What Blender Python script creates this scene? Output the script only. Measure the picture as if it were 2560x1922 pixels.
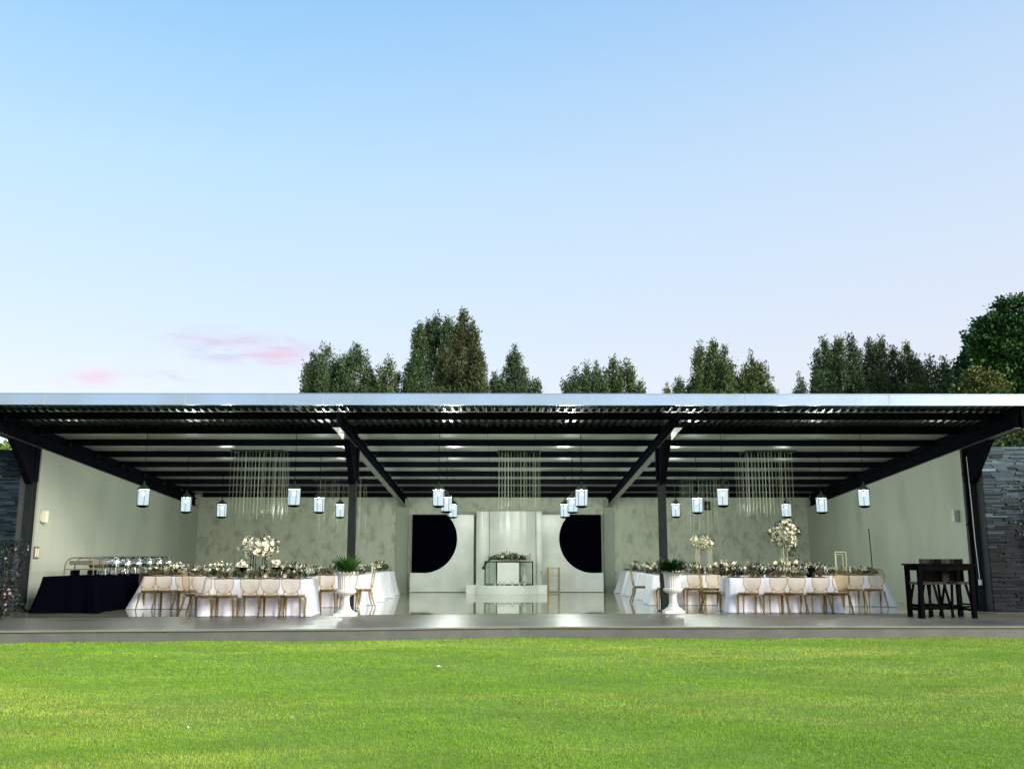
import bpy, math, random
import numpy as np
from mathutils import Vector, Matrix
for o in list(bpy.data.objects): bpy.data.objects.remove(o)
random.seed(7); R = math.radians; PI = math.pi
scene = bpy.context.scene; col = scene.collection

# ---------------------------------------------------------------- camera
cam_d = bpy.data.cameras.new('camera'); cam = bpy.data.objects.new('camera', cam_d); col.objects.link(cam)
cam.location = (-0.05, 0, 1.25); cam.rotation_euler = (PI/2 + 0.1812, 0, -0.007)
cam_d.sensor_width = 36; cam_d.lens = 2345/2560*36; cam_d.clip_end = 4000; cam_d.clip_start = 0.1
scene.camera = cam
scene.render.resolution_x = 1024; scene.render.resolution_y = 768
scene.render.engine = 'CYCLES'
scene.view_settings.view_transform = 'Standard'; scene.view_settings.look = 'None'
scene.view_settings.exposure = 0.0; scene.view_settings.gamma = 1.0
# ---------------------------------------------------------------- sky
SUN_EL, SUN_AZ = R(20), R(133)      # azimuth clockwise from +Y: behind the camera, to the right
w = bpy.data.worlds.new('World'); scene.world = w; w.use_nodes = True
nt = w.node_tree; nt.nodes.clear(); N = nt.nodes.new; L = nt.links.new
out = N('ShaderNodeOutputWorld'); tc = N('ShaderNodeTexCoord'); sep = N('ShaderNodeSeparateXYZ'); L(tc.outputs['Generated'], sep.inputs[0])
sky = N('ShaderNodeTexSky'); sky.sky_type = 'NISHITA'; sky.sun_disc = False
sky.sun_elevation = SUN_EL; sky.sun_rotation = SUN_AZ
bg1 = N('ShaderNodeBackground'); L(sky.outputs[0], bg1.inputs[0]); bg1.inputs[1].default_value = 0.05
mr = N('ShaderNodeMapRange'); mr.inputs['From Min'].default_value = 0; mr.inputs['From Max'].default_value = 0.9
L(sep.outputs['Z'], mr.inputs['Value'])
def ramp(stops):
    r = N('ShaderNodeValToRGB'); e = r.color_ramp.elements
    e[0].position, e[0].color = stops[0][0], (*stops[0][1], 1)
    e[1].position, e[1].color = stops[-1][0], (*stops[-1][1], 1)
    for p, c in stops[1:-1]:
        x = e.new(p); x.color = (*c, 1)
    return r
# evening haze: blue above, pale lilac by the horizon
r1 = ramp([(0.0, (.75, .73, .79)), (.19, (.71, .73, .79)), (.27, (.63, .735, .84)), (.42, (.50, .72, .90)), (.60, (.27, .56, .88)), (1.0, (.16, .38, .74))])
r2 = ramp([(0.0, (.76, .73, .79)), (.22, (.73, .735, .81)), (.34, (.66, .745, .86)), (.50, (.53, .69, .89)), (.62, (.39, .59, .88)), (1.0, (.18, .38, .74))])
L(mr.outputs[0], r1.inputs[0]); L(mr.outputs[0], r2.inputs[0])
mx = N('ShaderNodeMapRange'); mx.inputs['From Min'].default_value = -.25; mx.inputs['From Max'].default_value = .5; mx.clamp = True
L(sep.outputs['X'], mx.inputs['Value'])
mixc = N('ShaderNodeMix'); mixc.data_type = 'RGBA'; L(mx.outputs[0], mixc.inputs['Factor']); L(r1.outputs[0], mixc.inputs['A']); L(r2.outputs[0], mixc.inputs['B'])
# a few thin pink clouds, far away low in the sky (left)
cur = mixc.outputs['Result']
mp = N('ShaderNodeMapping'); mp.inputs['Scale'].default_value = (16, 16, 85); L(tc.outputs['Generated'], mp.inputs[0])
no = N('ShaderNodeTexNoise'); no.inputs['Scale'].default_value = 1.3; no.inputs['Detail'].default_value = 9; no.inputs['Distortion'].default_value = .8; L(mp.outputs[0], no.inputs['Vector'])
def M(op, a, b=None, c=None):
    n = N('ShaderNodeMath'); n.operation = op
    for i, v in enumerate((a, b, c)):
        if v is None: continue
        if isinstance(v, (int, float)): n.inputs[i].default_value = v
        else: L(v, n.inputs[i])
    return n.outputs[0]
ratio = M('DIVIDE', sep.outputs['X'], sep.outputs['Y']); elev = M('DIVIDE', sep.outputs['Z'], sep.outputs['Y'])
def cloud(cx, cz, sx, sz, colr, k, tilt=0):
    global cur
    dx = M('SUBTRACT', ratio, cx); dz = M('SUBTRACT', M('SUBTRACT', elev, cz), M('MULTIPLY', dx, tilt))
    q = M('ADD', M('POWER', M('ABSOLUTE', M('DIVIDE', dx, sx)), 2.0), M('POWER', M('ABSOLUTE', M('DIVIDE', dz, sz)), 2.0))
    g = M('POWER', 2.718, M('MULTIPLY', q, -.9))
    f = M('MULTIPLY', M('MULTIPLY', g, M('MINIMUM', M('MAXIMUM', M('MULTIPLY', M('SUBTRACT', no.outputs[0], .36), 3.2), 0.0), 1.0)), k)
    f = M('MULTIPLY', f, M('GREATER_THAN', sep.outputs['Y'], 0.0))
    m = N('ShaderNodeMix'); m.data_type = 'RGBA'; L(f, m.inputs['Factor']); L(cur, m.inputs['A']); m.inputs['B'].default_value = (*colr, 1)
    cur = m.outputs['Result']
cloud(-.285, .230, .075, .0100, (.66, .48, .60), 1.25, -.10)
cloud(-.258, .213, .042, .0085, (.78, .48, .58), 1.3, -.05)
cloud(-.31, .216, .042, .0065, (.55, .52, .66), 1.1, -.12)
cloud(-.445, .190, .034, .0095, (.82, .53, .58), 1.2, .02)
cloud(-.365, .192, .026, .0045, (.58, .50, .62), 1.1, -.1)
bg2 = N('ShaderNodeBackground'); L(cur, bg2.inputs[0]); bg2.inputs[1].default_value = 0.93
ad = N('ShaderNodeAddShader'); L(bg1.outputs[0], ad.inputs[0]); L(bg2.outputs[0], ad.inputs[1]); L(ad.outputs[0], out.inputs[0])
# soft evening sun through haze
sd = bpy.data.lights.new('sun', 'SUN'); sd.energy = 4.6; sd.angle = R(20); sd.color = (1, .94, .85)
so = bpy.data.objects.new('sun', sd); col.objects.link(so)
dv = Vector((math.sin(SUN_AZ)*math.cos(SUN_EL), math.cos(SUN_AZ)*math.cos(SUN_EL), math.sin(SUN_EL)))
so.rotation_euler = dv.to_track_quat('Z', 'Y').to_euler(); so.location = (8, -12, 20)

# ---------------------------------------------------------------- materials
def mat(name, c, rough=.6, metal=0.0, noise=None, bump=None, spec=.5, attr=None, alpha=None, coat=0):
    """noise = (scale, second colour, detail, (sx,sy,sz));  bump = (scale, strength, distance)"""
    m = bpy.data.materials.new(name); m.use_nodes = True; t = m.node_tree; b = t.nodes['Principled BSDF']
    n, l = t.nodes.new, t.links.new
    b.inputs['Base Color'].default_value = (*c, 1); b.inputs['Roughness'].default_value = rough; b.inputs['Metallic'].default_value = metal
    b.inputs['Specular IOR Level'].default_value = spec
    if coat: b.inputs['Coat Weight'].default_value = coat
    co = n('ShaderNodeTexCoord'); cs = None
    if noise:
        mpn = n('ShaderNodeMapping'); mpn.inputs['Scale'].default_value = noise[3] if len(noise) > 3 else (1, 1, 1); l(co.outputs['Object'], mpn.inputs[0])
        tx = n('ShaderNodeTexNoise'); tx.inputs['Scale'].default_value = noise[0]; tx.inputs['Detail'].default_value = noise[2] if len(noise) > 2 else 5
        l(mpn.outputs[0], tx.inputs['Vector'])
        rp = n('ShaderNodeValToRGB'); rp.color_ramp.elements[0].position = .35; rp.color_ramp.elements[1].position = .65
        rp.color_ramp.elements[0].color = (*c, 1); rp.color_ramp.elements[1].color = (*noise[1], 1); l(tx.outputs[0], rp.inputs[0])
        cs = rp.outputs[0]
    if attr:
        a = n('ShaderNodeAttribute'); a.attribute_name = attr
        if cs is None: cs = a.outputs['Color']
        else:
            mm = n('ShaderNodeMix'); mm.data_type = 'RGBA'; mm.blend_type = 'MULTIPLY'; mm.inputs['Factor'].default_value = 1
            l(cs, mm.inputs['A']); l(a.outputs['Color'], mm.inputs['B']); cs = mm.outputs['Result']
    if cs is not None: l(cs, b.inputs['Base Color'])
    if bump:
        tb = n('ShaderNodeTexNoise'); tb.inputs['Scale'].default_value = bump[0]; tb.inputs['Detail'].default_value = 6; l(co.outputs['Object'], tb.inputs['Vector'])
        bb = n('ShaderNodeBump'); bb.inputs['Strength'].default_value = bump[1]; bb.inputs['Distance'].default_value = bump[2]
        l(tb.outputs[0], bb.inputs['Height']); l(bb.outputs[0], b.inputs['Normal'])
    return m
def ghost(name, tint, dens, diff):
    m = bpy.data.materials.new(name); m.use_nodes = True; t = m.node_tree; t.nodes.clear(); n, l = t.nodes.new, t.links.new
    o = n('ShaderNodeOutputMaterial'); tr = n('ShaderNodeBsdfTransparent'); tr.inputs[0].default_value = (*tint, 1)
    pr = n('ShaderNodeBsdfPrincipled'); pr.inputs['Base Color'].default_value = (*diff, 1); pr.inputs['Roughness'].default_value = .12
    lw = n('ShaderNodeLayerWeight'); lw.inputs[0].default_value = .45
    ma = n('ShaderNodeMath'); ma.operation = 'MULTIPLY_ADD'; ma.inputs[1].default_value = .5; ma.inputs[2].default_value = dens; ma.use_clamp = True
    l(lw.outputs['Facing'], ma.inputs[0]); mi = n('ShaderNodeMixShader'); l(ma.outputs[0], mi.inputs[0]); l(tr.outputs[0], mi.inputs[1]); l(pr.outputs[0], mi.inputs[2]); l(mi.outputs[0], o.inputs[0])
    return m
def emis(name, c, s, transp=0.0):
    m = bpy.data.materials.new(name); m.use_nodes = True; t = m.node_tree; t.nodes.clear(); n, l = t.nodes.new, t.links.new
    o = n('ShaderNodeOutputMaterial'); e = n('ShaderNodeEmission'); e.inputs[0].default_value = (*c, 1); e.inputs[1].default_value = s
    tr = n('ShaderNodeBsdfTransparent'); mi = n('ShaderNodeMixShader'); mi.inputs[0].default_value = 1-transp
    l(tr.outputs[0], mi.inputs[1]); l(e.outputs[0], mi.inputs[2]); l(mi.outputs[0], o.inputs[0]); return m

BLACKSTEEL = mat('black_steel', (.004, .005, .008), .45, .0, noise=(6, (.006, .007, .010)), spec=0)
SOFFIT = mat('lit_grey_flange', (.06, .065, .055), .3, 0, noise=(5, (.09, .095, .08)), spec=.7)  # rafter steel with lamp and floor light on its underside put into the colour
COLSTEEL = mat('charcoal_steel', (.016, .021, .021), .5, .0, noise=(9, (.022, .027, .026)), spec=.05)
GALV = mat('dark_roof_underside', (.035, .045, .04), .22, .6, noise=(3, (.06, .07, .06)), spec=.6)
CEIL = mat('pale_ceiling_board', (.34, .37, .33), .22, .1, noise=(1.2, (.295, .32, .285), 4, (.4, 1, 1)), bump=(2.5, .25, .01), spec=.6)
FASCIA = mat('fascia_metal', (.53, .66, .83), .20, .85, noise=(.7, (.46, .58, .66), 7, (1, 1, .5)), bump=(2.2, .35, .02))
PLASTER = mat('green_grey_plaster', (.305, .335, .28), .75, 0, noise=(1.1, (.345, .375, .315), 7, (1, 1, .3)), bump=(14, .35, .004))
WHITE = mat('white_gloss_board', (.82, .84, .79), .24, 0, noise=(1.5, (.69, .72, .67)))
BLACKBOARD = mat('black_gloss_board', (.0008, .001, .0035), .4, 0, spec=0)
SKIRT = mat('dark_skirting', (.03, .035, .03), .4)
GOLD = mat('brushed_gold', (.30, .22, .07), .35, .8)
PALEGOLD = mat('pale_gold', (.72, .66, .42), .3, .6)
SILVER = mat('polished_silver', (.75, .78, .76), .15, .95)
CLOTH = mat('white_cloth', (.70, .72, .80), .85, 0, noise=(2.5, (.66, .68, .77)), bump=(5, .55, .03))
BLACKCLOTH = mat('black_cloth', (.0015, .0018, .004), .8, 0, spec=0)
NAPK = mat('dark_napkin', (.015, .015, .02), .8)
DARKPLATE = mat('dark_charger', (.05, .05, .045), .25, .3)
URN = mat('painted_white_stone', (.76, .73, .69), .6, 0, noise=(12, (.70, .67, .62)), bump=(40, .3, .003))
CREAM = mat('cream_metal', (.66, .60, .46), .5)
GREYM = mat('grey_metal', (.42, .43, .38), .5)
WAX = mat('candle_wax', (.80, .78, .70), .5)
DARKWOOD = mat('dark_stained_wood', (.003, .003, .004), .5, 0, noise=(4, (.007, .006, .006), 5, (1, 1, .15)), spec=0)
WOOD = mat('brown_slat_wood', (.008, .007, .007), .5, 0, noise=(5, (.035, .030, .022), 5, (6, 6, .5)), spec=.15)
LEAF = mat('leaf', (1, 1, 1), .55, 0, attr='Col', spec=.3)
PETAL = mat('petal', (1, 1, 1), .6, 0, attr='Col', spec=.2)
BARK = mat('bark', (.09, .065, .045), .9, 0, noise=(6, (.05, .038, .028)), bump=(20, .6, .02))
STONE = mat('slate', (.85, .87, .9), .5, 0, noise=(7, (1, 1, 1), 6), attr='Col', bump=(25, .6, .01), spec=.12)
GHOST = ghost('smoky_champagne_acrylic', (.84, .76, .62), .03, (.42, .35, .24))
GHOSTF = ghost('amber_acrylic_frame', (.84, .76, .62), .03, (.38, .33, .23))
GHOSTL = ghost('amber_acrylic_leg', (.66, .57, .41), .12, (.27, .22, .13))
GLASS = ghost('clear_glass', (.93, .96, .94), .08, (.7, .75, .72))
STRAND = ghost('acrylic_strand', (.85, .87, .8), .35, (.62, .65, .54))
LAMPGLASS = emis('lit_frosted_glass', (.74, .93, 1.0), 1.0, .3)
BULB = emis('lit_bulb', (.9, 1, 1), 14)

# back wall paper: grey green with leafy mottling
def wallpaper():
    m = mat('leafy_wallpaper', (.3, .3, .22), .6); t = m.node_tree; n, l = t.nodes.new, t.links.new; b = t.nodes['Principled BSDF']
    co = n('ShaderNodeTexCoord'); mp_ = n('ShaderNodeMapping'); mp_.inputs['Rotation'].default_value = (0, R(25), 0); mp_.inputs['Scale'].default_value = (1, 1, .6); l(co.outputs['Object'], mp_.inputs[0])
    a = n('ShaderNodeTexNoise'); a.inputs['Scale'].default_value = 5.0; a.inputs['Detail'].default_value = 3; a.inputs['Distortion'].default_value = .7; l(mp_.outputs[0], a.inputs['Vector'])
    v = n('ShaderNodeTexVoronoi'); v.feature = 'F1'; v.inputs['Scale'].default_value = 3.4; l(mp_.outputs[0], v.inputs['Vector'])
    ma = n('ShaderNodeMath'); ma.operation = 'MULTIPLY_ADD'; ma.inputs[1].default_value = .25; l(v.outputs['Distance'], ma.inputs[0]); l(a.outputs[0], ma.inputs[2])
    r = n('ShaderNodeValToRGB'); e = r.color_ramp.elements; e[0].position = .45; e[0].color = (.33, .36, .29, 1); e[1].position = .72; e[1].color = (.50, .53, .43, 1)
    x = e.new(.56); x.color = (.44, .47, .375, 1)
    l(ma.outputs[0], r.inputs[0]); l(r.outputs[0], b.inputs['Base Color']); b.inputs['Roughness'].default_value = .55
    bp = n('ShaderNodeBump'); bp.inputs['Strength'].default_value = .3; bp.inputs['Distance'].default_value = .01; l(ma.outputs[0], bp.inputs['Height']); l(bp.outputs[0], b.inputs['Normal'])
    return m
WALLP = wallpaper()
def tiled(name, c1, c2, rough, sx, sy, joint, spec=.5):
    m = mat(name, c1, rough, spec=spec); t = m.node_tree; n, l = t.nodes.new, t.links.new; b = t.nodes['Principled BSDF']
    co = n('ShaderNodeTexCoord'); br = n('ShaderNodeTexBrick'); br.offset = .5; br.inputs['Scale'].default_value = 1
    br.inputs['Brick Width'].default_value = sx; br.inputs['Row Height'].default_value = sy; br.inputs['Mortar Size'].default_value = .004
    br.inputs['Color1'].default_value = (*c1, 1); br.inputs['Color2'].default_value = (*c2, 1); br.inputs['Mortar'].default_value = (*joint, 1)
    l(co.outputs['Object'], br.inputs['Vector'])
    tx = n('ShaderNodeTexNoise'); tx.inputs['Scale'].default_value = .9; tx.inputs['Detail'].default_value = 8; l(co.outputs['Object'], tx.inputs['Vector'])
    mm = n('ShaderNodeMix'); mm.data_type = 'RGBA'; mm.blend_type = 'MULTIPLY'; mm.inputs['Factor'].default_value = .55
    l(br.outputs['Color'], mm.inputs['A']); rr = n('ShaderNodeValToRGB'); rr.color_ramp.elements[0].position = .3; rr.color_ramp.elements[0].color = (.5, .5, .5, 1); rr.color_ramp.elements[1].position = .7
    l(tx.outputs[0], rr.inputs[0]); l(rr.outputs[0], mm.inputs['B']); l(mm.outputs['Result'], b.inputs['Base Color'])
    mr_ = n('ShaderNodeMapRange'); mr_.inputs['To Min'].default_value = rough*.8; mr_.inputs['To Max'].default_value = rough*1.3; l(tx.outputs[0], mr_.inputs['Value']); l(mr_.outputs[0], b.inputs['Roughness'])
    return m
FLOOR = tiled('polished_floor', (.34, .34, .25), (.31, .31, .23), .035, .9, .9, (.2, .2, .16), .7)
DECK = tiled('matt_terrace_tile', (.19, .172, .13), (.16, .147, .108), .36, 1.2, .6, (.08, .08, .07))
RISER = mat('riser_tile', (.105, .11, .10), .5, 0, noise=(3, (.14, .14, .125)), bump=(30, .3, .004))

# ---------------------------------------------------------------- mesh helpers
class MB:
    def __init__(s): s.v = []; s.f = []; s.c = []
    def add(s, vs, fs, c=None):
        k = len(s.v); s.v.extend(vs); s.f.extend([tuple(i+k for i in f) for f in fs])
        if c is not None: s.c.extend([c]*len(fs))
    def box(s, c, d, rz=0, c_=None, taper=1.0):
        x, y, z = d[0]/2, d[1]/2, d[2]/2; vs = []
        ca, sa = math.cos(rz), math.sin(rz)
        for dz in (-z, z):
            k = taper if dz > 0 else 1
            for dx, dy in ((-x, -y), (x, -y), (x, y), (-x, y)):
                dx *= k; dy *= k
                vs.append((c[0]+dx*ca-dy*sa, c[1]+dx*sa+dy*ca, c[2]+dz))
        s.add(vs, [(3, 2, 1, 0), (4, 5, 6, 7), (0, 1, 5, 4), (1, 2, 6, 5), (2, 3, 7, 6), (3, 0, 4, 7)], c_); return s
    def hexa(s, p, c_=None):    # eight points, bottom four then top four
        s.add(p, [(3, 2, 1, 0), (4, 5, 6, 7), (0, 1, 5, 4), (1, 2, 6, 5), (2, 3, 7, 6), (3, 0, 4, 7)], c_); return s
    def tube(s, pts, r, n=8, closed=False, rs=None):
        P = [Vector(p) for p in pts]; m = len(P); rings = []
        for i, p in enumerate(P):
            a = P[(i-1) % m] if (closed or i > 0) else p; b = P[(i+1) % m] if (closed or i < m-1) else p
            t = (b-a); t = t.normalized() if t.length > 1e-9 else Vector((0, 0, 1))
            up = Vector((0, 1, 0)) if abs(t.y) < .9 else Vector((1, 0, 0))
            u = t.cross(up).normalized(); q = u.cross(t).normalized(); rr = rs[i] if rs else r
            rings.append([tuple(p + u*rr*math.cos(2*PI*j/n) + q*rr*math.sin(2*PI*j/n)) for j in range(n)])
        vs = [v for g in rings for v in g]; fs = []
        for i in range(m if closed else m-1):
            a, b = i*n, ((i+1) % m)*n
            for j in range(n): fs.append((a+j, a+(j+1) % n, b+(j+1) % n, b+j))
        if not closed: fs += [tuple(range(n-1, -1, -1)), tuple(range((m-1)*n, m*n))]
        s.add(vs, fs); return s
    def lathe(s, prof, c=(0, 0, 0), n=24, flute=None, c_=None):
        vs = []; fs = []
        for i, (r, z) in enumerate(prof):
            for j in range(n):
                a = 2*PI*j/n; rr = r
                if flute and flute[0] <= i <= flute[1]: rr = r*(1 - flute[2]*(j % 2))
                vs.append((c[0]+rr*math.cos(a), c[1]+rr*math.sin(a), c[2]+z))
        for i in range(len(prof)-1):
            for j in range(n): fs.append((i*n+j, i*n+(j+1) % n, (i+1)*n+(j+1) % n, (i+1)*n+j))
        fs += [tuple(range(n-1, -1, -1)), tuple(range((len(prof)-1)*n, len(prof)*n))]
        s.add(vs, fs, c_); return s
    def prism(s, poly, y0, y1):   # polygon in XZ extruded along Y
        n = len(poly); vs = [(x, y0, z) for x, z in poly]+[(x, y1, z) for x, z in poly]
        fs = [tuple(range(n)), tuple(range(2*n-1, n-1, -1))]+[(i, i+n, (i+1) % n+n, (i+1) % n) for i in range(n)]
        s.add(vs, fs); return s
    def build(s, name, m, parent=None, smooth=False, loc=None):
        me = bpy.data.meshes.new(name); me.from_pydata(s.v, [], s.f); me.update()
        if s.c and len(s.c) == len(s.f):
            at = me.attributes.new('Col', 'FLOAT_COLOR', 'FACE')
            at.data.foreach_set('color', np.array([(*c, 1) for c in s.c], dtype=np.float32).ravel())
        if smooth: me.polygons.foreach_set('use_smooth', [True]*len(me.polygons))
        me.materials.append(m); o = bpy.data.objects.new(name, me); col.objects.link(o)
        if parent is not None: o.parent = parent
        if loc is not None: o.location = loc
        return o
def npmesh(name, V, nper, C, m, parent=None):
    """V: (k*nper,3) array of separate faces with nper corners, C: (k,3) colours"""
    k = len(V)//nper; me = bpy.data.meshes.new(name)
    me.vertices.add(len(V)); me.vertices.foreach_set('co', V.astype(np.float32).ravel())
    me.loops.add(len(V)); me.loops.foreach_set('vertex_index', np.arange(len(V), dtype=np.int32))
    me.polygons.add(k); me.polygons.foreach_set('loop_start', np.arange(0, len(V), nper, dtype=np.int32))
    try: me.polygons.foreach_set('loop_total', np.full(k, nper, dtype=np.int32))
    except Exception: pass
    me.update(calc_edges=True)
    at = me.attributes.new('Col', 'FLOAT_COLOR', 'FACE'); at.data.foreach_set('color', np.hstack([C, np.ones((k, 1))]).astype(np.float32).ravel())
    me.materials.append(m); o = bpy.data.objects.new(name, me); col.objects.link(o)
    if parent is not None: o.parent = parent
    return o
def tag(o, label=None, cat=None, group=None, kind=None):
    if label: o['label'] = label
    if cat: o['category'] = cat
    if group: o['group'] = group
    if kind: o['kind'] = kind
    return o
def thing(name, loc=(0, 0, 0), rz=0, label=None, cat=None, group=None):
    o = bpy.data.objects.new(name, None); col.objects.link(o); o.location = loc; o.rotation_euler = (0, 0, rz); o.empty_display_size = .1
    return tag(o, label, cat, group)
def dup(root, loc, rz=0, label=None, group=None, scale=None):
    r = root.copy(); col.objects.link(r); r.location = loc; r.rotation_euler = (0, 0, rz)
    if scale: r.scale = scale if isinstance(scale, tuple) else (scale,)*3
    if label: r['label'] = label
    if group: r['group'] = group
    for ch in list(root.children):
        c = ch.copy(); col.objects.link(c); c.parent = r
        for g in list(ch.children):
            d = g.copy(); col.objects.link(d); d.parent = c
    return r

# ================================================================ GROUND
rng = np.random.default_rng(3)
LZ = -0.2
edge = [(-40, 16.0), (-8.7, 16.57), (-2.6, 17.08), (0.2, 17.52), (9.4, 17.51), (40, 17.55)]   # terrace front edge
def edge_y(x): return np.interp(x, [e[0] for e in edge], [e[1] for e in edge])
g = MB(); g.add([(-1500, -1500, -.32), (1500, -1500, -.32), (1500, 1500, -.32), (-1500, 1500, -.32)], [(0, 1, 2, 3)])
gm = mat('far_ground', (.07, .12, .03), .9, 0, noise=(.3, (.10, .15, .04)))
tag(g.build('ground', gm), kind='structure')
# lawn base: gently uneven sheet
def lawn_h(x, y): return LZ + .012*np.sin(x*.9+1)*np.cos(y*.7) + .006*np.sin(x*2.3+y*1.9)
def fbm(x, y, s=0):
    r_ = np.zeros_like(x); a = 1
    for k, f in enumerate((.35, .8, 1.9, 4.3)):
        ph = 1.7*k+s
        r_ += a*np.sin(f*x+ph+1.3*np.sin(f*.8*y+ph*2))*np.cos(f*1.15*y-ph+1.1*np.sin(f*.7*x+ph)); a *= .62
    return r_/1.9
lb = MB(); xs = np.linspace(-40, 40, 161); ys = np.linspace(-12, 18, 61)
lb.v = [(float(x), float(y), float(lawn_h(x, y))) for y in ys for x in xs]
lb.f = [(j*161+i, j*161+i+1, (j+1)*161+i+1, (j+1)*161+i) for j in range(60) for i in range(160)]
LAWN = mat('lawn_soil_and_thatch', (.17, .28, .018), .9, 0, noise=(9, (.26, .35, .035), 6, (1, .8, 1)), bump=(120, .8, .02))
tag(lb.build('lawn', LAWN, smooth=True), kind='structure')
# grass blades in tufts
def grass():
    parts = []
    for (y0, y1, dens, nb, hh, ww) in ((5.6, 8.5, 3000, 4, .017, .0044), (8.5, 12, 1600, 4, .017, .0062), (12, 17.4, 750, 4, .017, .010)):
        xw = y1*.58+.6; n = int(dens*(y1-y0)*2*xw); x = rng.uniform(-xw, xw, n); y = rng.uniform(y0, y1, n)
        keep = y < edge_y(x)-.01; x, y = x[keep], y[keep]; n = len(x)
        x = np.repeat(x, nb)+rng.normal(0, .018, n*nb); y = np.repeat(y, nb)+rng.normal(0, .018, n*nb); n = len(x)
        y = np.minimum(y, edge_y(x)-.006)
        a = rng.uniform(0, 2*PI, n); ln = rng.uniform(.3, 1.0, n); h = hh*rng.uniform(.5, 1.35, n); wv = ww*rng.uniform(.5, 1.3, n)
        dx, dy = np.cos(a), np.sin(a); px, py = -dy, dx; z = lawn_h(x, y)
        V = np.empty((n, 3, 3)); V[:, 0] = np.stack([x-px*wv/2, y-py*wv/2, z-.003], 1); V[:, 1] = np.stack([x+px*wv/2, y+py*wv/2, z-.003], 1)
        V[:, 2] = np.stack([x+dx*h*ln, y+dy*h*ln, z+h*(1.1-.55*ln)], 1)
        p = fbm(x*.7, y*1.3); q = fbm(x*1.6+5, y*3.1, 2); dry = np.clip(.8*p+.7*q+.16*x/8+.20, 0, 1)[:, None]**1.1
        base = np.array([.205, .355, .024])*(1-dry)+np.array([.45, .50, .080])*dry
        tn = 1.13+.20*fbm(x*3.1+2, y*6.5, 4)+.16*fbm(x*8, y*15+3, 5)+.10*fbm(x*.5, y*.6, 7); base = base*np.clip(tn, .6, 1.5)[:, None]*rng.uniform(.78, 1.36, (n, 1)); s = rng.random(n) < .015; base[s] = np.array([.52, .52, .18])*rng.uniform(.6, 1.1, (s.sum(), 1))
        parts.append((V.reshape(-1, 3), base))
    V = np.vstack([p[0] for p in parts]); C = np.vstack([p[1] for p in parts])
    m = mat('grass_blade', (1, 1, 1), .6, 0, attr='Col', spec=.25)
    tag(npmesh('grass', V, 3, C, m), 'short mown green grass with drier yellow patches', 'grass', kind='stuff')
grass()
# terrace
t = MB(); 
top = [(x, y, 0) for x, y in edge]+[(40, 36, 0), (-40, 36, 0)]; n_ = len(top)
t.add(top+[(x, y, -.35) for x, y, z in top], [tuple(range(n_))]+[(i+n_, (i+1) % n_+n_, (i+1) % n_, i) for i in range(n_)])
tag(t.build('terrace', DECK), kind='structure')
t = MB()     # nosing strip and riser tiles
for (x0, y0), (x1, y1) in zip(edge[:-1], edge[1:]):
    t.hexa([(x0, y0-.012, -.26), (x1, y1-.012, -.26), (x1, y1-.001, -.26), (x0, y0-.001, -.26), (x0, y0-.012, -.045), (x1, y1-.012, -.045), (x1, y1-.001, -.045), (x0, y0-.001, -.045)])
tag(t.build('terrace_riser', RISER), kind='structure')
t = MB()
for (x0, y0), (x1, y1) in zip(edge[:-1], edge[1:]):
    t.hexa([(x0, y0-.05, -.022), (x1, y1-.05, -.022), (x1, y1+.25, -.022), (x0, y0+.25, -.022), (x0, y0-.05, .005), (x1, y1-.05, .005), (x1, y1+.25, .005), (x0, y0+.25, .005)])
tag(t.build('terrace_nosing', mat('pale_nosing_tile', (.25, .24, .19), .4, 0, noise=(2, (.205, .195, .16)))), kind='structure')
t = MB()
fe = [(-11.16, 19.95), (-8.6, 20.18), (-4.2, 20.75), (0, 21.4), (10.92, 21.35)]
t.add([(x, y, .004) for x, y in fe]+[(10.92, 34.3, .004), (-11.16, 34.3, .004)], [tuple(range(len(fe)+2))])
tag(t.build('hall_floor', FLOOR), kind='structure')

# ================================================================ PAVILION
S = .068; YB = 34.3; YC = 22.4; YF = 19.9
XL, XR, XI = -11.16, 10.92, 3.67
def zp(y): return 3.355+S*(34.1-y)          # underside of the purlins
def zs(y): return zp(y)+.175                 # underside of the sheeting
pav = thing('open_pavilion', (0, 0, 0), 0, 'wide open-fronted steel pavilion with a low corrugated roof and pale grey-green walls', 'pavilion')
# corrugated roof sheet
m_ = MB(); x = -11.80; P = []
while x < 11.70:
    P += [(x, 0), (x+.085, 0), (x+.11, .036), (x+.155, .036)]; x += .18
ya, yb = YF+.02, YB+.6; n_ = len(P)
m_.v = [(px, ya, zs(ya)+pz) for px, pz in P]+[(px, yb, zs(yb)+pz) for px, pz in P]
m_.f = [(i, i+n_, i+n_+1, i+1) for i in range(n_-1)]
m_.build('roof_sheet', GALV, pav)
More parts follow.
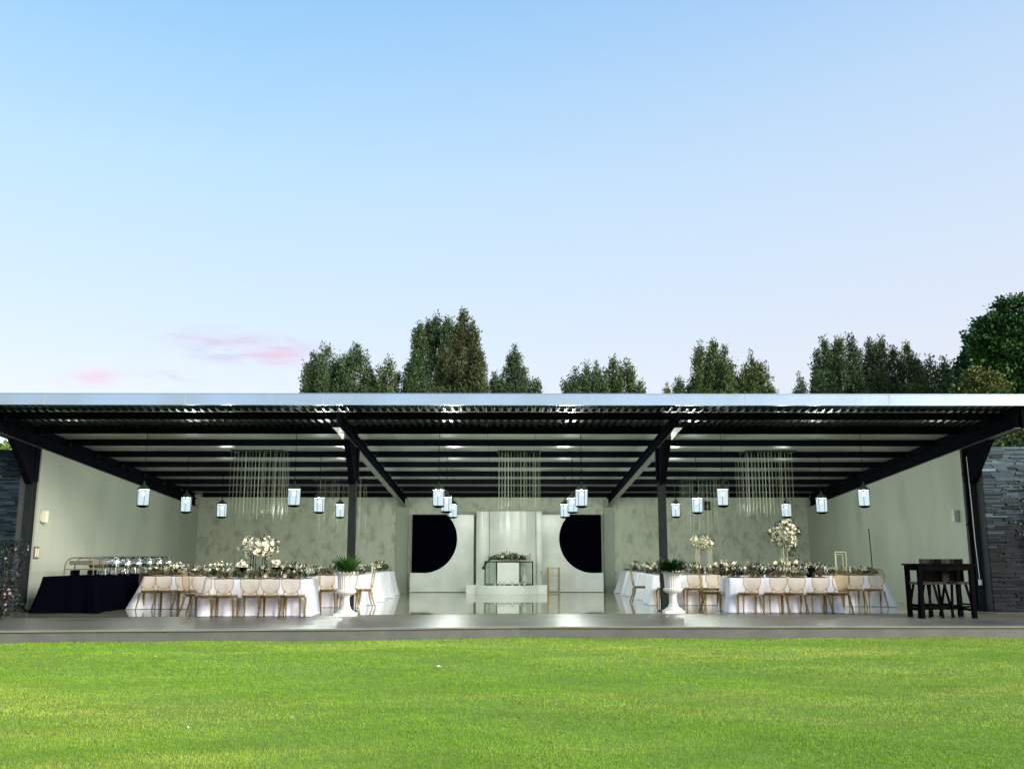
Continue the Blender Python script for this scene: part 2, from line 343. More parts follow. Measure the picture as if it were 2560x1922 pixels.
# roof top skin so that daylight does not leak through
m_ = MB(); m_.add([(-11.80, ya, zs(ya)+.05), (11.85, ya, zs(ya)+.05), (11.85, yb, zs(yb)+.05), (-11.80, yb, zs(yb)+.05)], [(0, 1, 2, 3)]); m_.build('roof_top', mat('roof_top_sheet', (.5, .52, .52), .4, .5), pav)
m_ = MB()
m_.box((0, YF-.04, 4.557), (23.6, .05, .245)).box((0, YF-.06, 4.436), (23.6, .09, .012)).box((0, YF-.03, 4.681), (23.6, .10, .012))
fa_ = m_.build('fascia', FASCIA, pav)
for xx in (-9.9, -6.9, -3.95, -.9, 2.1, 5.1, 8.2): MB().box((xx, YF-.067, 4.557), (.016, .004, .228)).build('lap_joint', GREYM, fa_)
m_ = MB(); 
for y in (20.77, 22.4, 23.99, 25.7, 27.4, 29.15, 30.8, 32.5):
    z = zp(y)
    m_ = MB(); m_.box((0, y, z+.083), (23.4, .012, .15)).box((0, y+.03, z+.006), (23.4, .06, .012)).box((0, y-.03+.06, z+.153), (23.4, .06, .008))
    m_.build('purlin', BLACKSTEEL, pav)
x0 = XL-.14; k = 0
while x0 < XR+.1:      # insulated ceiling boards behind the front bay, butted with fine joints
    x1 = min(x0+1.2, XR+.14); ye, yf = YC+.05, YB-.01
    m_ = MB(); m_.hexa([(x0+.004, ye, zs(ye)-.012), (x1-.004, ye, zs(ye)-.012), (x1-.004, yf, zs(yf)-.012), (x0+.004, yf, zs(yf)-.012),
                        (x0+.004, ye, zs(ye)-.003), (x1-.004, ye, zs(ye)-.003), (x1-.004, yf, zs(yf)-.003), (x0+.004, yf, zs(yf)-.003)]); m_.build('ceiling_board', CEIL, pav); x0 = x1
m_ = MB(); m_.box((0, 34.18, zp(34.1)+.09), (22.0, .05, .18)); m_.build('wall_plate', BLACKSTEEL, pav)
def zr(y): return 3.795+S*(22.4-y)          # underside of the rafters
def rafter(X):
    m_ = MB(); y0, y1 = YF+.05, YB-.2
    def seg(dx, za, zb, wd):
        m_.hexa([(X+dx-wd/2, y0, zr(y0)+za), (X+dx+wd/2, y0, zr(y0)+za), (X+dx+wd/2, y1, zr(y1)+za), (X+dx-wd/2, y1, zr(y1)+za),
                 (X+dx-wd/2, y0, zr(y0)+zb), (X+dx+wd/2, y0, zr(y0)+zb), (X+dx+wd/2, y1, zr(y1)+zb), (X+dx-wd/2, y1, zr(y1)+zb)])
    seg(0, .012, .298, .012); seg(0, .298, .310, .16)
    r_ = m_.build('rafter', BLACKSTEEL, pav); m_ = MB(); seg(0, 0, .0115, .16); m_.build('bottom_flange', SOFFIT, r_)
    for y in (20.77, 22.4, 23.99, 25.7, 27.4, 29.15, 30.8, 32.5):
        MB().box((X+.04, y-.02, zr(y)+.37), (.09, .012, .12)).build('cleat', COLSTEEL, r_)
for X in (XL-.07, -XI, XI, XR+.07): rafter(X)
def column(X, inner=True):
    m_ = MB(); zt = zr(YC)
    m_.box((X, YC, 1.5), (.17, .012, 3.0)).box((X, YC-.085, 1.5), (.17, .016, 3.0)).box((X, YC+.085, 1.5), (.17, .016, 3.0)).box((X, YC, 1.5), (.012, .16, 2.99))
    c = m_.build('column', COLSTEEL, pav)
    b = MB(); b.box((X, YC, .012), (.30, .30, .024)); b.build('base_plate', COLSTEEL, c)
    h = MB()       # dark bolted sleeve and tapered haunch under the rafter
    if inner: h.box((X, YC, (3.0+zt)/2), (.235, .22, zt-3.0))
    else: h.box((X, YC, (3.0+zt)/2), (.20, .22, zt-3.0))
    h.hexa([(X-.07, YC-.17, 2.95), (X+.07, YC-.17, 2.95), (X+.07, YC-.1, 2.95), (X-.07, YC-.1, 2.95),
            (X-.07, YC-1.15, zr(YC-1.15)), (X+.07, YC-1.15, zr(YC-1.15)), (X+.07, YC-.1, zr(YC-.1)), (X-.07, YC-.1, zr(YC-.1))])
    h.build('haunch', BLACKSTEEL, c)
column(-XI); column(XI); column(XL-.13, False); column(XR+.14, False)
def wallbox(name, x0, x1, y0, y1, zf, m):
    m_ = MB(); m_.hexa([(x0, y0, 0), (x1, y0, 0), (x1, y1, 0), (x0, y1, 0), (x0, y0, zf(y0)), (x1, y0, zf(y0)), (x1, y1, zf(y1)), (x0, y1, zf(y1))]); return m_.build(name, m, pav)
wallbox('side_wall', XL-.22, XL, YC+.1, YB, lambda y: zr(y)-.003, PLASTER)
wallbox('side_wall', XR, XR+.22, YC+.1, YB, lambda y: zr(y)-.003, PLASTER)
for xa in (XL-.21, XR+.155):      # closing strip between the wall head and the sheeting
    m_ = MB(); ye, yf = YF+.02, YB+.2
    m_.hexa([(xa, ye, zr(ye)), (xa+.05, ye, zr(ye)), (xa+.05, yf, zr(yf)), (xa, yf, zr(yf)), (xa, ye, zs(ye)-.004), (xa+.05, ye, zs(ye)-.004), (xa+.05, yf, zs(yf)-.004), (xa, yf, zs(yf)-.004)]); m_.build('closing_strip', BLACKSTEEL, pav)
wallbox('back_wall', XL-.22, XR+.22, YB, YB+.22, lambda y: zp(y)+.13, WALLP)
wallbox('wall_pier', -3.98, -3.56, YB-.06, YB-.002, lambda y: 3.30, PLASTER)
wallbox('wall_pier', 3.50, 3.86, YB-.06, YB-.002, lambda y: 3.30, PLASTER)
for x0, x1 in ((XL+.03, -3.99), (3.87, XR-.03)):
    m_ = MB(); m_.box(((x0+x1)/2, YB-.012, .07), (x1-x0, .02, .14)); m_.build('skirting', SKIRT, pav)

# slate side walls
def stone_wall(x0, x1, y, h, label, base, hi):
    m_ = MB(); z = 0.0; random.seed(int(x0*10))
    m_.box(((x0+x1)/2, y+.36, h/2), (x1-x0, .6, h-.02), c_=(.05, .055, .06))
    while z < h-.01:
        rh = min(random.choice((.025, .032, .04, .055)), h-z); x = x0
        while x < x1-.01:
            ln = min(random.uniform(.12, .55), x1-x); d = random.uniform(.03, .075)
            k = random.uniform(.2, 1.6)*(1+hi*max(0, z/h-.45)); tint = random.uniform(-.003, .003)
            if random.random() < .07: k *= 2.4
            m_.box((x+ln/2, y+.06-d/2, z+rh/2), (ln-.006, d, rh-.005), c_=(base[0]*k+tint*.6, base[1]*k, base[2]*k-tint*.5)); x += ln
        z += rh
    return tag(m_.build('stone_wall', STONE), label, 'stone wall')
stone_wall(-20, -11.385, 22.0, 3.72, 'dark stacked slate wall left of the pavilion, behind the flowering shrub', (.017, .028, .037), 0)
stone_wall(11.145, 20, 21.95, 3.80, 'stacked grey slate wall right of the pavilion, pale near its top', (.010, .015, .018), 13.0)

# wall fittings
def sconce(loc, sx, m, label):
    t = thing('wall_light', loc, 0, label, 'wall light', 'small box lights on the side walls')
    MB().box((sx*.02, 0, 0), (.04, .12, .2)).build('back_plate', m, t)
    MB().box((sx*.085, 0, 0), (.09, .15, .27)).build('lamp_housing', m, t)
sconce((XL, 22.75, 2.19), 1, CREAM, 'small cream box wall light on the left side wall')
sconce((XR, 22.85, 2.21), -1, GREYM, 'small grey box wall light on the right side wall')
t = thing('switch_panel', (XL, 22.62, 1.34), 0, 'narrow bronze switch panel low on the left side wall', 'switch panel')
MB().box((.012, 0, 0), (.024, .22, .28)).build('plate', mat('bronze', (.16, .13, .08), .4, .3), t)
for k in (-1, 1): MB().box((.03, k*.05, .0), (.012, .05, .2)).build('switch', CREAM, t)
t = thing('wall_speaker', (7.26, YB-.01, 3.06), 0, 'small dark loudspeaker high on the back wall, right of the right steel post', 'speaker')
MB().box((0, -.1, 0), (.2, .18, .32), taper=.85).build('cabinet', BLACKSTEEL, t); MB().box((0, -.01, .02), (.06, .04, .1)).build('bracket', BLACKSTEEL, t)
MB().lathe([(.0, 0), (.07, 0), (.075, .01), (0, .012)], n=16).build('cone', SKIRT, t).matrix_local = Matrix.Translation((0, -.192, -.04)) @ Matrix.Rotation(PI/2, 4, 'X')
t = thing('floor_pole', (XR-.25, 27.9, 0), 0, 'thin dark pole standing against the right side wall behind the chairs', 'pole')
MB().tube([(0, 0, .03), (.02, 0, 1.1), (.0, .02, 2.05)], .014, 8).build('pole', BLACKSTEEL, t); MB().lathe([(.13, 0), (.13, .02), (.03, .035)]).build('base', BLACKSTEEL, t)
t = thing('hanging_cable', (XR+.06, YC-.13, 0), 0, 'white cable with a plug hanging down beside the right outer column', 'cable')
MB().tube([(-.02, 0, 3.6), (0, 0, 2.6), (.01, .0, 1.6), (.04, 0, .75)], .009, 6).build('cord', WAX, t); MB().box((.045, 0, .66), (.06, .05, .13)).build('plug', WAX, t)
t = thing('drain_pipe', (XR+.03, YC-.03, 0), 0, 'dark downpipe running down the end of the right side wall', 'downpipe')
MB().tube([(0, 0, .02), (0, 0, 3.75)], .035, 10).build('pipe', BLACKSTEEL, t)
for k in (.8, 2.0, 3.2): MB().box((0, .03, k), (.11, .05, .04)).build('clip', BLACKSTEEL, t)

# ================================================================ STAGE BACKDROP
def arch_board(sx, cx, label):
    """white board with a big round cut-out over a black board"""
    t = thing('backdrop_panel', (0, 33.9, 0), 0, label, 'backdrop', 'cut-out panels either side of the stage')
    MB().box((sx*2.55, .06, 1.365), (1.66, .03, 2.73)).build('black_board', BLACKBOARD, t)
    r = 1.185; zc = 1.86; xo = abs(cx); pts = []
    # profile in |x|: inner edge -> bottom -> outer low step -> round cut -> top
    xin, xout, zt = 1.17, 3.42, 2.72
    pts = [(xin, 0.02), (xout, 0.02), (xout, .685)]
    a0 = -PI/2; a1 = PI-math.asin((zt-.02-zc)/r)
    N_ = 40
    for i in range(N_+1):
        a = -PI/2 - i*(PI/2+math.asin((zt-zc)/r))/N_
        pts.append((xo+r*math.cos(a), zc+r*math.sin(a)))
    pts += [(xin, zt)]
    poly = [(sx*x, z) for x, z in pts]
    if sx < 0: poly = poly[::-1]
    MB().prism(poly, -.05, 0).build('white_board', WHITE, t)
arch_board(-1, -2.95, 'left white backdrop panel with a round cut-out showing black')
arch_board(1, 3.05, 'right white backdrop panel with a round cut-out showing black')
# curved centre screens
t = thing('curved_screen', (0, 33.5, .29), 0, 'tall white curved screen of three panels standing on the white plinth', 'screen')
def arc_panel(x0, x1, yoff, bulge, m=WHITE):
    b = MB(); n = 14; f_, k_ = [], []
    for i in range(n+1):
        u = i/n; x = x0+(x1-x0)*u; y = yoff-bulge*math.sin(PI*u); f_.append((x, y)); k_.append((x, y+.04))
    for (a, c), (d, e), (p, q), (r, s) in zip(f_[:-1], f_[1:], k_[:-1], k_[1:]): b.hexa([(a, c, 0), (d, e, 0), (r, s, 0), (p, q, 0), (a, c, 2.52), (d, e, 2.52), (r, s, 2.52), (p, q, 2.52)])
    return b.build('screen_panel', m, t)
arc_panel(-1.07, -.62, 0, .10); arc_panel(-.60, 1.02, -.02, .34); arc_panel(1.04, 1.24, 0, .03)
# plinth with a bowed front step
t = thing('stage_plinth', (0, 0, 0), 0, 'low white plinth with a bowed front under the glass table', 'plinth')
MB().box((0, 33.3, .147), (2.76, 1.1, .286)).build('platform', WHITE, t)
b = MB(); pts = [(-1.0, 32.75), (1.0, 32.75)]; pts = [(1.0, 32.74)]+[(1.0-2.0*i/20, 32.62-.62*math.sin(PI*(.12+.76*i/20))+.22) for i in range(21)]+[(-1.0, 32.74)]
n_ = len(pts); b.add([(x, y, .004) for x, y in pts]+[(x, y, .288) for x, y in pts], [tuple(range(n_-1, -1, -1))[::-1], tuple(range(n_, 2*n_))[::-1]]+[(i, i+n_, (i+1) % n_+n_, (i+1) % n_)[::-1] for i in range(n_)]); b.build('front_step', WHITE, t)
# console table
MIRR = ghost('tinted_glass_panel', (.92, .96, .93), .03, (.7, .75, .72))
t = thing('console_table', (.07, 32.72, .289), 0, 'slim black-framed glass console table on the white plinth under flowers', 'console table')
b = MB(); W2 = .81; Hh = .80
for xx in (-W2, -.42, .38, W2):
    b.box((xx, -.17, Hh/2), (.035, .035, Hh)); 
for xx in (-W2, W2): b.box((xx, .17, Hh/2), (.028, .028, Hh))
for zz in (.018, Hh-.018):
    b.box((0, -.17, zz), (2*W2-.04, .025, .034)); b.box((0, .17, zz), (2*W2-.04, .025, .025))
    for xx in (-W2, W2): b.box((xx, 0, zz), (.025, .31, .025))
b.build('frame', BLACKSTEEL, t); MB().box((0, 0, Hh+.006), (1.68, .40, .012)).build('glass_top', GLASS, t)
MB().box((-.02, -.155, Hh/2), (.74, .008, Hh-.08)).build('white_panel', WHITE, t)
for xx in (-.615, .595): MB().box((xx, -.15, Hh/2), (.34, .006, Hh-.08)).build('glass_panel', MIRR, t)
t = thing('gold_stand', (1.62, 33.1, 0), 0, 'open rectangular gold frame stand on the floor right of the plinth', 'stand')
b = MB()
for sx in (-1, 1):
    for sy in (-1, 1): b.box((sx*.19, sy*.15, .44), (.05, .05, .88))
b.build('post', GOLD, t)
for zz in (.05, .84):
    b = MB()
    for sy in (-1, 1): b.box((0, sy*.15, zz), (.33, .03, .03))
    for sx in (-1, 1): b.box((sx*.19, 0, zz), (.03, .25, .03))
    b.build('rail', GOLD, t)
def candle(loc, h, r, label, group, name='candle_holder'):
    t = thing(name, loc, 0, label, 'candle', group)
    MB().lathe([(r, 0), (r*1.02, .005), (r, h+.05), (r*.96, h+.05), (r*.94, .008)], n=14).build('glass_cup', GLASS, t)
    MB().lathe([(r*.75, .008), (r*.78, h-.01), (r*.6, h)], n=12).build('candle', WAX, t)
    return t
for k, xx in enumerate((-.46, -.30, -.16, .12, .36, .52)):
    candle((.07+xx, 32.36-.06*(k % 2), .289), (.06, .09)[k % 2], .042, 'small white candle on the plinth below the console, %s from the left' % ('first', 'second', 'third', 'fourth', 'fifth', 'sixth')[k], 'candles on the plinth')
t = thing('white_lantern', (.60, 32.74, .30), 0, 'small white bottle-shaped ornament inside the console frame at its right', 'ornament')
MB().lathe([(.10, 0), (.11, .04), (.11, .24), (.07, .32), (.028, .38), (.028, .52), (.035, .54)], n=16).build('body', WAX, t, True)

# ================================================================ LANTERNS
CAPM = mat('aged_lantern_metal', (.07, .075, .065), .4, .4)
def make_lantern():
    t = thing('hanging_lantern', (0, 0, 0), 0, 'x', 'lantern', 'lit glass lanterns hanging from the roof')
    n = 6; r = .145; h = .39; z0 = -.22
    # glass panes
    b = MB()
    for j in range(n):
        a, c = 2*PI*j/n, 2*PI*(j+1)/n; q = r*.93
        b.add([(q*math.cos(a), q*math.sin(a), z0+.02), (q*math.cos(c), q*math.sin(c), z0+.02), (q*math.cos(c)*1.06, q*math.sin(c)*1.06, z0+h-.02), (q*math.cos(a)*1.06, q*math.sin(a)*1.06, z0+h-.02)], [(0, 1, 2, 3)])
    b.build('glass', LAMPGLASS, t)
    b = MB()
    for j in range(n):
        a = 2*PI*j/n; b.tube([(r*math.cos(a), r*math.sin(a), z0), (r*1.05*math.cos(a), r*1.05*math.sin(a), z0+h)], .006, 6)
    b.build('frame', BLACKSTEEL, t)
    MB().lathe([(.06, z0-.045), (.13, z0-.02), (.15, z0-.008), (.15, z0+.008), (.03, z0+.014)], n=6).build('base', BLACKSTEEL, t)
    MB().lathe([(.158, z0+h-.004), (.16, z0+h+.006), (.125, z0+h+.04), (.085, z0+h+.075), (.035, z0+h+.12), (.014, z0+h+.155), (.024, z0+h+.17), (.01, z0+h+.20)], n=12).build('cap', CAPM, t)
    MB().tube([(0+.032*math.cos(a), 0, z0+h+.225+.032*math.sin(a)) for a in np.linspace(0, 2*PI, 13)[:-1]], .006, 6, closed=True).build('ring', BLACKSTEEL, t)
    MB().lathe([(.015, .02), (.035, .05), (.03, .09), (.012, .11)], n=10).build('bulb', BULB, t)
    return t
lan0 = make_lantern(); ld = bpy.data.lights.new('lantern_light', 'POINT'); ld.energy = 400; ld.color = (.90, 1.0, .90); ld.shadow_soft_size = .09
ld2 = bpy.data.lights.new('lantern_light_dim', 'POINT'); ld2.energy = 150; ld2.color = (.92, 1.0, .88); ld2.shadow_soft_size = .09
cols6 = (-8.82, -5.17, -1.67, 1.80, 5.24, 8.68); rows = (22.9, 26.0, 29.3); first = True; LN = []
side = ('farthest left', 'second from the left', 'third from the left', 'third from the right', 'second from the right', 'farthest right')
rowl = ('front', 'middle', 'back')
for j, Y in enumerate(rows):
    for i, X in enumerate(cols6):
        lab = 'lit hexagonal glass lantern, %s in the %s row under the roof' % (side[i], rowl[j])
        z = 2.67+random.uniform(-.015, .015)
        if first: lan0.location = (X, Y, z); lan0['label'] = lab; t = lan0; first = False
        else: t = dup(lan0, (X, Y, z), random.uniform(0, PI/3), lab)
        LN.append((t, Y, z))
for t, Y, z in LN:
        q = MB(); q.tube([(0, 0, .43), (0, 0, zs(Y)-z)], .007, 6); q.build('cord', BLACKSTEEL, t)
        lo = bpy.data.objects.new('lantern_light', ld2 if abs(t.location.x) > 8 else ld); col.objects.link(lo); lo.parent = t; lo.location = (0, 0, -.02)

# ================================================================ STRAND CHANDELIERS
def chandelier(cx, cy, w_, zb, nx, label, seed):
    random.seed(seed); zt = zs(cy)-.06; t = thing('strand_chandelier', (cx, cy, zt), 0, label, 'chandelier', 'square chandeliers of hanging clear strands')
    b = MB()
    for s in (-1, 1): b.box((0, s*w_/2, -.02), (w_+.03, .03, .03)); b.box((s*w_/2, 0, -.02), (.03, w_-.03, .03))
    for k in range(1, 5): b.box((-w_/2+k*w_/5, 0, -.01), (.012, w_-.03, .012))
    b.build('frame', COLSTEEL, t)
    proto = None
    for i in range(nx):
        for j in range(5):
            x = -w_/2+w_*(i+.5*random.random())/(nx-.6); y = -w_/2+w_*j/4
            if random.random() < .25: continue
            ln = (zt-zb)*(1-.12*abs(math.sin(i*1.3+j)))*random.uniform(.93, 1.0)
            if proto is None:
                q = MB(); q.tube([(0, 0, -1), (0, 0, 0)], .0023, 5); proto = q.build('strand', STRAND, t); o = proto
            else: o = proto.copy(); col.objects.link(o); o.parent = t
            o.location = (x, y, -.03); k = random.choice((.7, 1, 1, 1.7)); o.scale = (k, k, ln)
chandelier(-6.67, 25.6, 1.35, 2.18, 15, 'large strand chandelier above the front left banquet table', 1)
chandelier(.32, 25.6, 1.15, 2.42, 14, 'strand chandelier hanging in the middle in front of the stage', 2)
chandelier(7.05, 25.6, 1.32, 2.26, 15, 'large strand chandelier above the front right banquet table', 3)
chandelier(-5.45, 30.9, 1.5, 1.75, 10, 'fainter strand chandelier at the back left, near the left post', 4)
chandelier(6.35, 30.9, 1.5, 1.85, 10, 'fainter strand chandelier at the back right, near the right post', 5)

# ================================================================ TABLES
def cloth(x0, x1, y0, y1, z, label, m=CLOTH, flare=.10, fold=.042, seed=0, group='white floor-length tablecloths', name='tablecloth', hem=None):
    """draped cloth: flat top, soft folded sides flaring at the corners"""
    rg = random.Random(seed); cx, cy = (x0+x1)/2, (y0+y1)/2; hx, hy = (x1-x0)/2, (y1-y0)/2
    per = []; step = .06
    def line(a, b):
        d = math.hypot(b[0]-a[0], b[1]-a[1]); n = max(4, int(d/step))
        for i in range(n): u = i/n; per.append((a[0]+(b[0]-a[0])*u, a[1]+(b[1]-a[1])*u, min(u, 1-u)*d))
    line((-hx, -hy), (hx, -hy)); line((hx, -hy), (hx, hy)); line((hx, hy), (-hx, hy)); line((-hx, hy), (-hx, -hy))
    n = len(per); ph = [rg.uniform(0, 6.28) for _ in range(4)]
    levels = [0, .015, .06, .15, .28, .42, .56, .70, .82, .92, 1.0]; vs = []; fs = []
    sdist = 0; acc = []
    for i in range(n):
        acc.append(sdist); a, b = per[i], per[(i+1) % n]; sdist += math.hypot(b[0]-a[0], b[1]-a[1])
    nf = max(3, round(sdist/.42))
    for u in levels:
        for i, (px, py, dc) in enumerate(per):
            s = 2*PI*acc[i]/sdist
            f = math.sin(nf*s+ph[0]+.9*math.sin(3*s+ph[1])) * .6 + .4*math.sin(2.3*nf*s+ph[2]+1.1*u)
            k = u**1.1*fold*f*1.3 + u*.035 + flare*u**1.3*math.exp(-(dc/.16)**2)
            nx_, ny_ = (0, 0)
            if abs(abs(px)-hx) < 1e-6: nx_ = math.copysign(1, px)
            if abs(abs(py)-hy) < 1e-6: ny_ = math.copysign(1, py)
            if dc < .16 and nx_ == 0: nx_ = math.copysign(max(0, 1-dc/.16), px)
            if dc < .16 and ny_ == 0: ny_ = math.copysign(max(0, 1-dc/.16), py)
            zz = z-(z-.012)*u + (.006 if u == 0 else 0)
            vs.append((px+nx_*k + (.004*nx_ if u > 0 else 0), py+ny_*k, zz))
    for j in range(len(levels)-1):
        for i in range(n): fs.append((j*n+i, (j+1)*n+i, (j+1)*n+(i+1) % n, j*n+(i+1) % n))
    fs.append(tuple(range(n)))
    b = MB(); b.add(vs, fs); o = b.build(name, m, None, True, (cx, cy, 0))
    return tag(o, label, 'tablecloth', group)
TZ = .765
TABLES = {   # name: x0,x1,y0,y1
 'front left': (-6.45, -4.22, 20.45, 21.30), 'far left': (-8.85, -6.35, 23.35, 24.25), 'mid left': (-6.20, -3.72, 24.0, 24.85),
 'front right': (5.02, 7.42, 21.70, 22.55), 'far right': (7.05, 9.55, 24.3, 25.15), 'mid right': (3.78, 6.55, 24.95, 25.85)}
LBL = {'front left': 'nearest left table', 'far left': 'table by the black buffet', 'mid left': 'table behind the left urn',
       'front right': 'nearest right table', 'far right': 'table by the right wall', 'mid right': 'table behind the right urn'}
for i, (k, (a, b_, c, d)) in enumerate(TABLES.items()):
    cloth(a, b_, c, d, TZ, 'white floor-length cloth over the '+LBL[k], seed=i+3, flare=.22 if k in ('far left', 'far right') else .07)
wl = [(25.25, 27.0), (27.6, 29.2), (29.8, 31.4)]; wr = [(26.4, 28.2), (28.95, 30.8), (31.5, 33.2)]
ordn = ('nearest', 'middle', 'farthest')
for i, (a, b_) in enumerate(wl): cloth(-4.62, -3.68, a, b_, TZ, 'white tablecloth, %s of three in the row left of the aisle' % ordn[i], seed=20+i, flare=.17, fold=.05)
for i, (a, b_) in enumerate(wr): cloth(3.95, 4.9, a, b_, TZ, 'white tablecloth, %s of three in the row right of the aisle' % ordn[i], seed=30+i, flare=.17, fold=.05)
cloth(-10.45, -9.25, 21.6, 27.6, .80, 'black floor-length cloth over the long buffet along the left wall', BLACKCLOTH, .16, .02, 50, None, 'buffet_cloth')

# ---------------------------------------------------------------- ghost chairs
def make_chair():
    """seat faces +Y, back towards -Y"""
    t = thing('ghost_chair', (0, 0, 0), 0, 'x', 'chair', 'x')
    # seat: rounded trapezoid
    pts = []
    for i in range(28):
        a = 2*PI*i/28; k = 4.0; cx_ = math.copysign(abs(math.cos(a))**(2/k), math.cos(a)); sy_ = math.copysign(abs(math.sin(a))**(2/k), math.sin(a))
        pts.append((cx_*(.205+.03*sy_), sy_*.205))
    def slab(z0, z1, s0=1, s1=1):
        n = len(pts); b = MB(); b.add([(x*s0, y*s0, z0) for x, y in pts]+[(x*s1, y*s1, z1) for x, y in pts], [tuple(range(n-1, -1, -1)), tuple(range(n, 2*n))]+[(i, (i+1) % n, (i+1) % n+n, i+n) for i in range(n)]); return b
    slab(.445, .462, 1.0, .97).build('seat', GHOST, t)
    n = len(pts); b = MB(); b.add([(x*k, y*k, z) for k, z in ((1.0, .395), (1.01, .443), (.93, .443), (.92, .395)) for x, y in pts],
        [(r*n+i, r*n+(i+1) % n, ((r+1) % 4)*n+(i+1) % n, ((r+1) % 4)*n+i) for r in range(4) for i in range(n)]); b.build('seat_frame', GHOSTL, t)
    tilt = .16; zc, rx, rz = .715, .195, .225
    def bk(x, z): return (x, -.205-(z-.46)*tilt, z)
    ring = [bk(rx*math.copysign(abs(math.cos(a))**.85, math.cos(a)), zc+rz*math.copysign(abs(math.sin(a))**.85, math.sin(a))) for a in np.linspace(0, 2*PI, 29)[:-1]]
    MB().tube(ring, .014, 8, closed=True).build('back_frame', GHOSTF, t)
    b = MB(); b.add([bk(0, zc)]+[bk(rx*.93*math.copysign(abs(math.cos(a))**.85, math.cos(a)), zc+rz*.93*math.copysign(abs(math.sin(a))**.85, math.sin(a))) for a in np.linspace(0, 2*PI, 29)[:-1]],
        [(0, 1+i, 1+(i+1) % 28) for i in range(28)]); b.build('back_panel', GHOST, t)
    for s in (-1, 1):
        b = MB(); b.tube([(s*.15, -.19, .44), (s*.145, -.215, .50), bk(s*.12, .545)], .016, 8); b.build('back_support', GHOSTF, t)
        b = MB(); b.tube([(s*.185, -.185, .40), (s*.195, -.20, .26), (s*.215, -.245, .12), (s*.225, -.285, .004)], .018, 8, rs=[.030, .025, .020, .015]); b.build('leg', GHOSTL, t, True)
        b = MB(); b.tube([(s*.205, .18, .40), (s*.212, .185, .3), (s*.20, .19, .12), (s*.205, .20, .004)], .018, 8, rs=[.031, .025, .019, .015]); b.build('leg', GHOSTL, t, True)
    return t
chair0 = make_chair(); used = [False]
def chair(x, y, rz, label, group):
    rz += random.uniform(-.07, .07)
    if not used[0]:
        used[0] = True; chair0.location = (x, y, .005); chair0.rotation_euler = (0, 0, rz); chair0['label'] = label; chair0['group'] = group; return chair0
    return dup(chair0, (x, y, .005), rz, label, group)
nth = ('first', 'second', 'third', 'fourth', 'fifth', 'sixth')
for i, x in enumerate((-6.28, -5.83, -5.28, -4.86, -4.42)):
    chair(x-.06+.0, 20.13, 0, 'champagne ghost chair, %s from the left in front of the nearest left table' % nth[i], 'ghost chairs at the nearest left table')
for i, x in enumerate((5.42, 6.0, 6.42, 6.95, 7.40)):
    chair(x-.02, 21.42, 0, 'champagne ghost chair, %s from the left in front of the nearest right table' % nth[i], 'ghost chairs at the nearest right table')
for i, x in enumerate((-8.55, -8.15, -7.70)):
    chair(x, 23.05, 0, 'smoky ghost chair, %s from the left at the table beside the black buffet' % nth[i], 'ghost chairs at the far left table')
for i, x in enumerate((-4.42, -3.86)):
    chair(x, 23.7, 0, 'amber ghost chair %s the left urn at the table behind it' % ('left of', 'right of')[i], 'ghost chairs at the table behind the left urn')
for i, x in enumerate((4.08, 4.78, 5.25, 5.66)):
    chair(x, 24.65, 0, 'smoky ghost chair, %s from the left at the table behind the right urn' % nth[i], 'ghost chairs at the table behind the right urn')
for i, x in enumerate((8.62, 9.15)):
    chair(x+.05, 24.0, 0, 'smoky ghost chair, %s from the right at the table by the right wall' % nth[1-i], 'ghost chairs at the table by the right wall')
chair(-6.78, 20.95, -PI/2, 'champagne ghost chair at the left end of the nearest left table', 'ghost chairs at the nearest left table')
chair(-6.95, 22.9, .15, 'amber ghost chair between the two front left tables', 'ghost chairs at the far left table')
chair(4.72, 22.15, -PI/2-.3, 'pale ghost chair turned sideways at the left end of the nearest right table', 'ghost chairs at the nearest right table')
chair(7.95, 23.1, .2, 'brown ghost chair just right of the nearest right table', 'ghost chairs at the table by the right wall')
for tb, gr in (('front left', 'ghost chairs at the nearest left table'), ('front right', 'ghost chairs at the nearest right table')):
    x0, x1, y0, y1 = TABLES[tb]
    for i in range(5):
        chair(x0+.25+i*(x1-x0-.5)/4, y1+.32, PI, 'ghost chair, %s from the left on the far side of the nearest %s table' % (nth[i], tb.split()[1]), gr)
for i, y in enumerate(()): chair(-3.40, y, PI/2, 'ghost chair on the aisle side of the left row, %s from the front' % nth[i], 'ghost chairs along the left aisle')
chair(-4.1, 32.0, PI, 'ghost chair at the far end of the left row near the backdrop', 'ghost chairs along the left aisle')
chair(-3.60, 23.95, PI/2+.3, 'ghost chair at the aisle corner beside the left urn', 'ghost chairs along the left aisle')
for i, y in enumerate(()): chair(3.62, y, -PI/2, 'ghost chair on the aisle side of the right row, %s from the front' % nth[i], 'ghost chairs along the right aisle')
chair(3.66, 26.2, -PI/2, 'ghost chair at the aisle corner beside the right urn', 'ghost chairs along the right aisle')

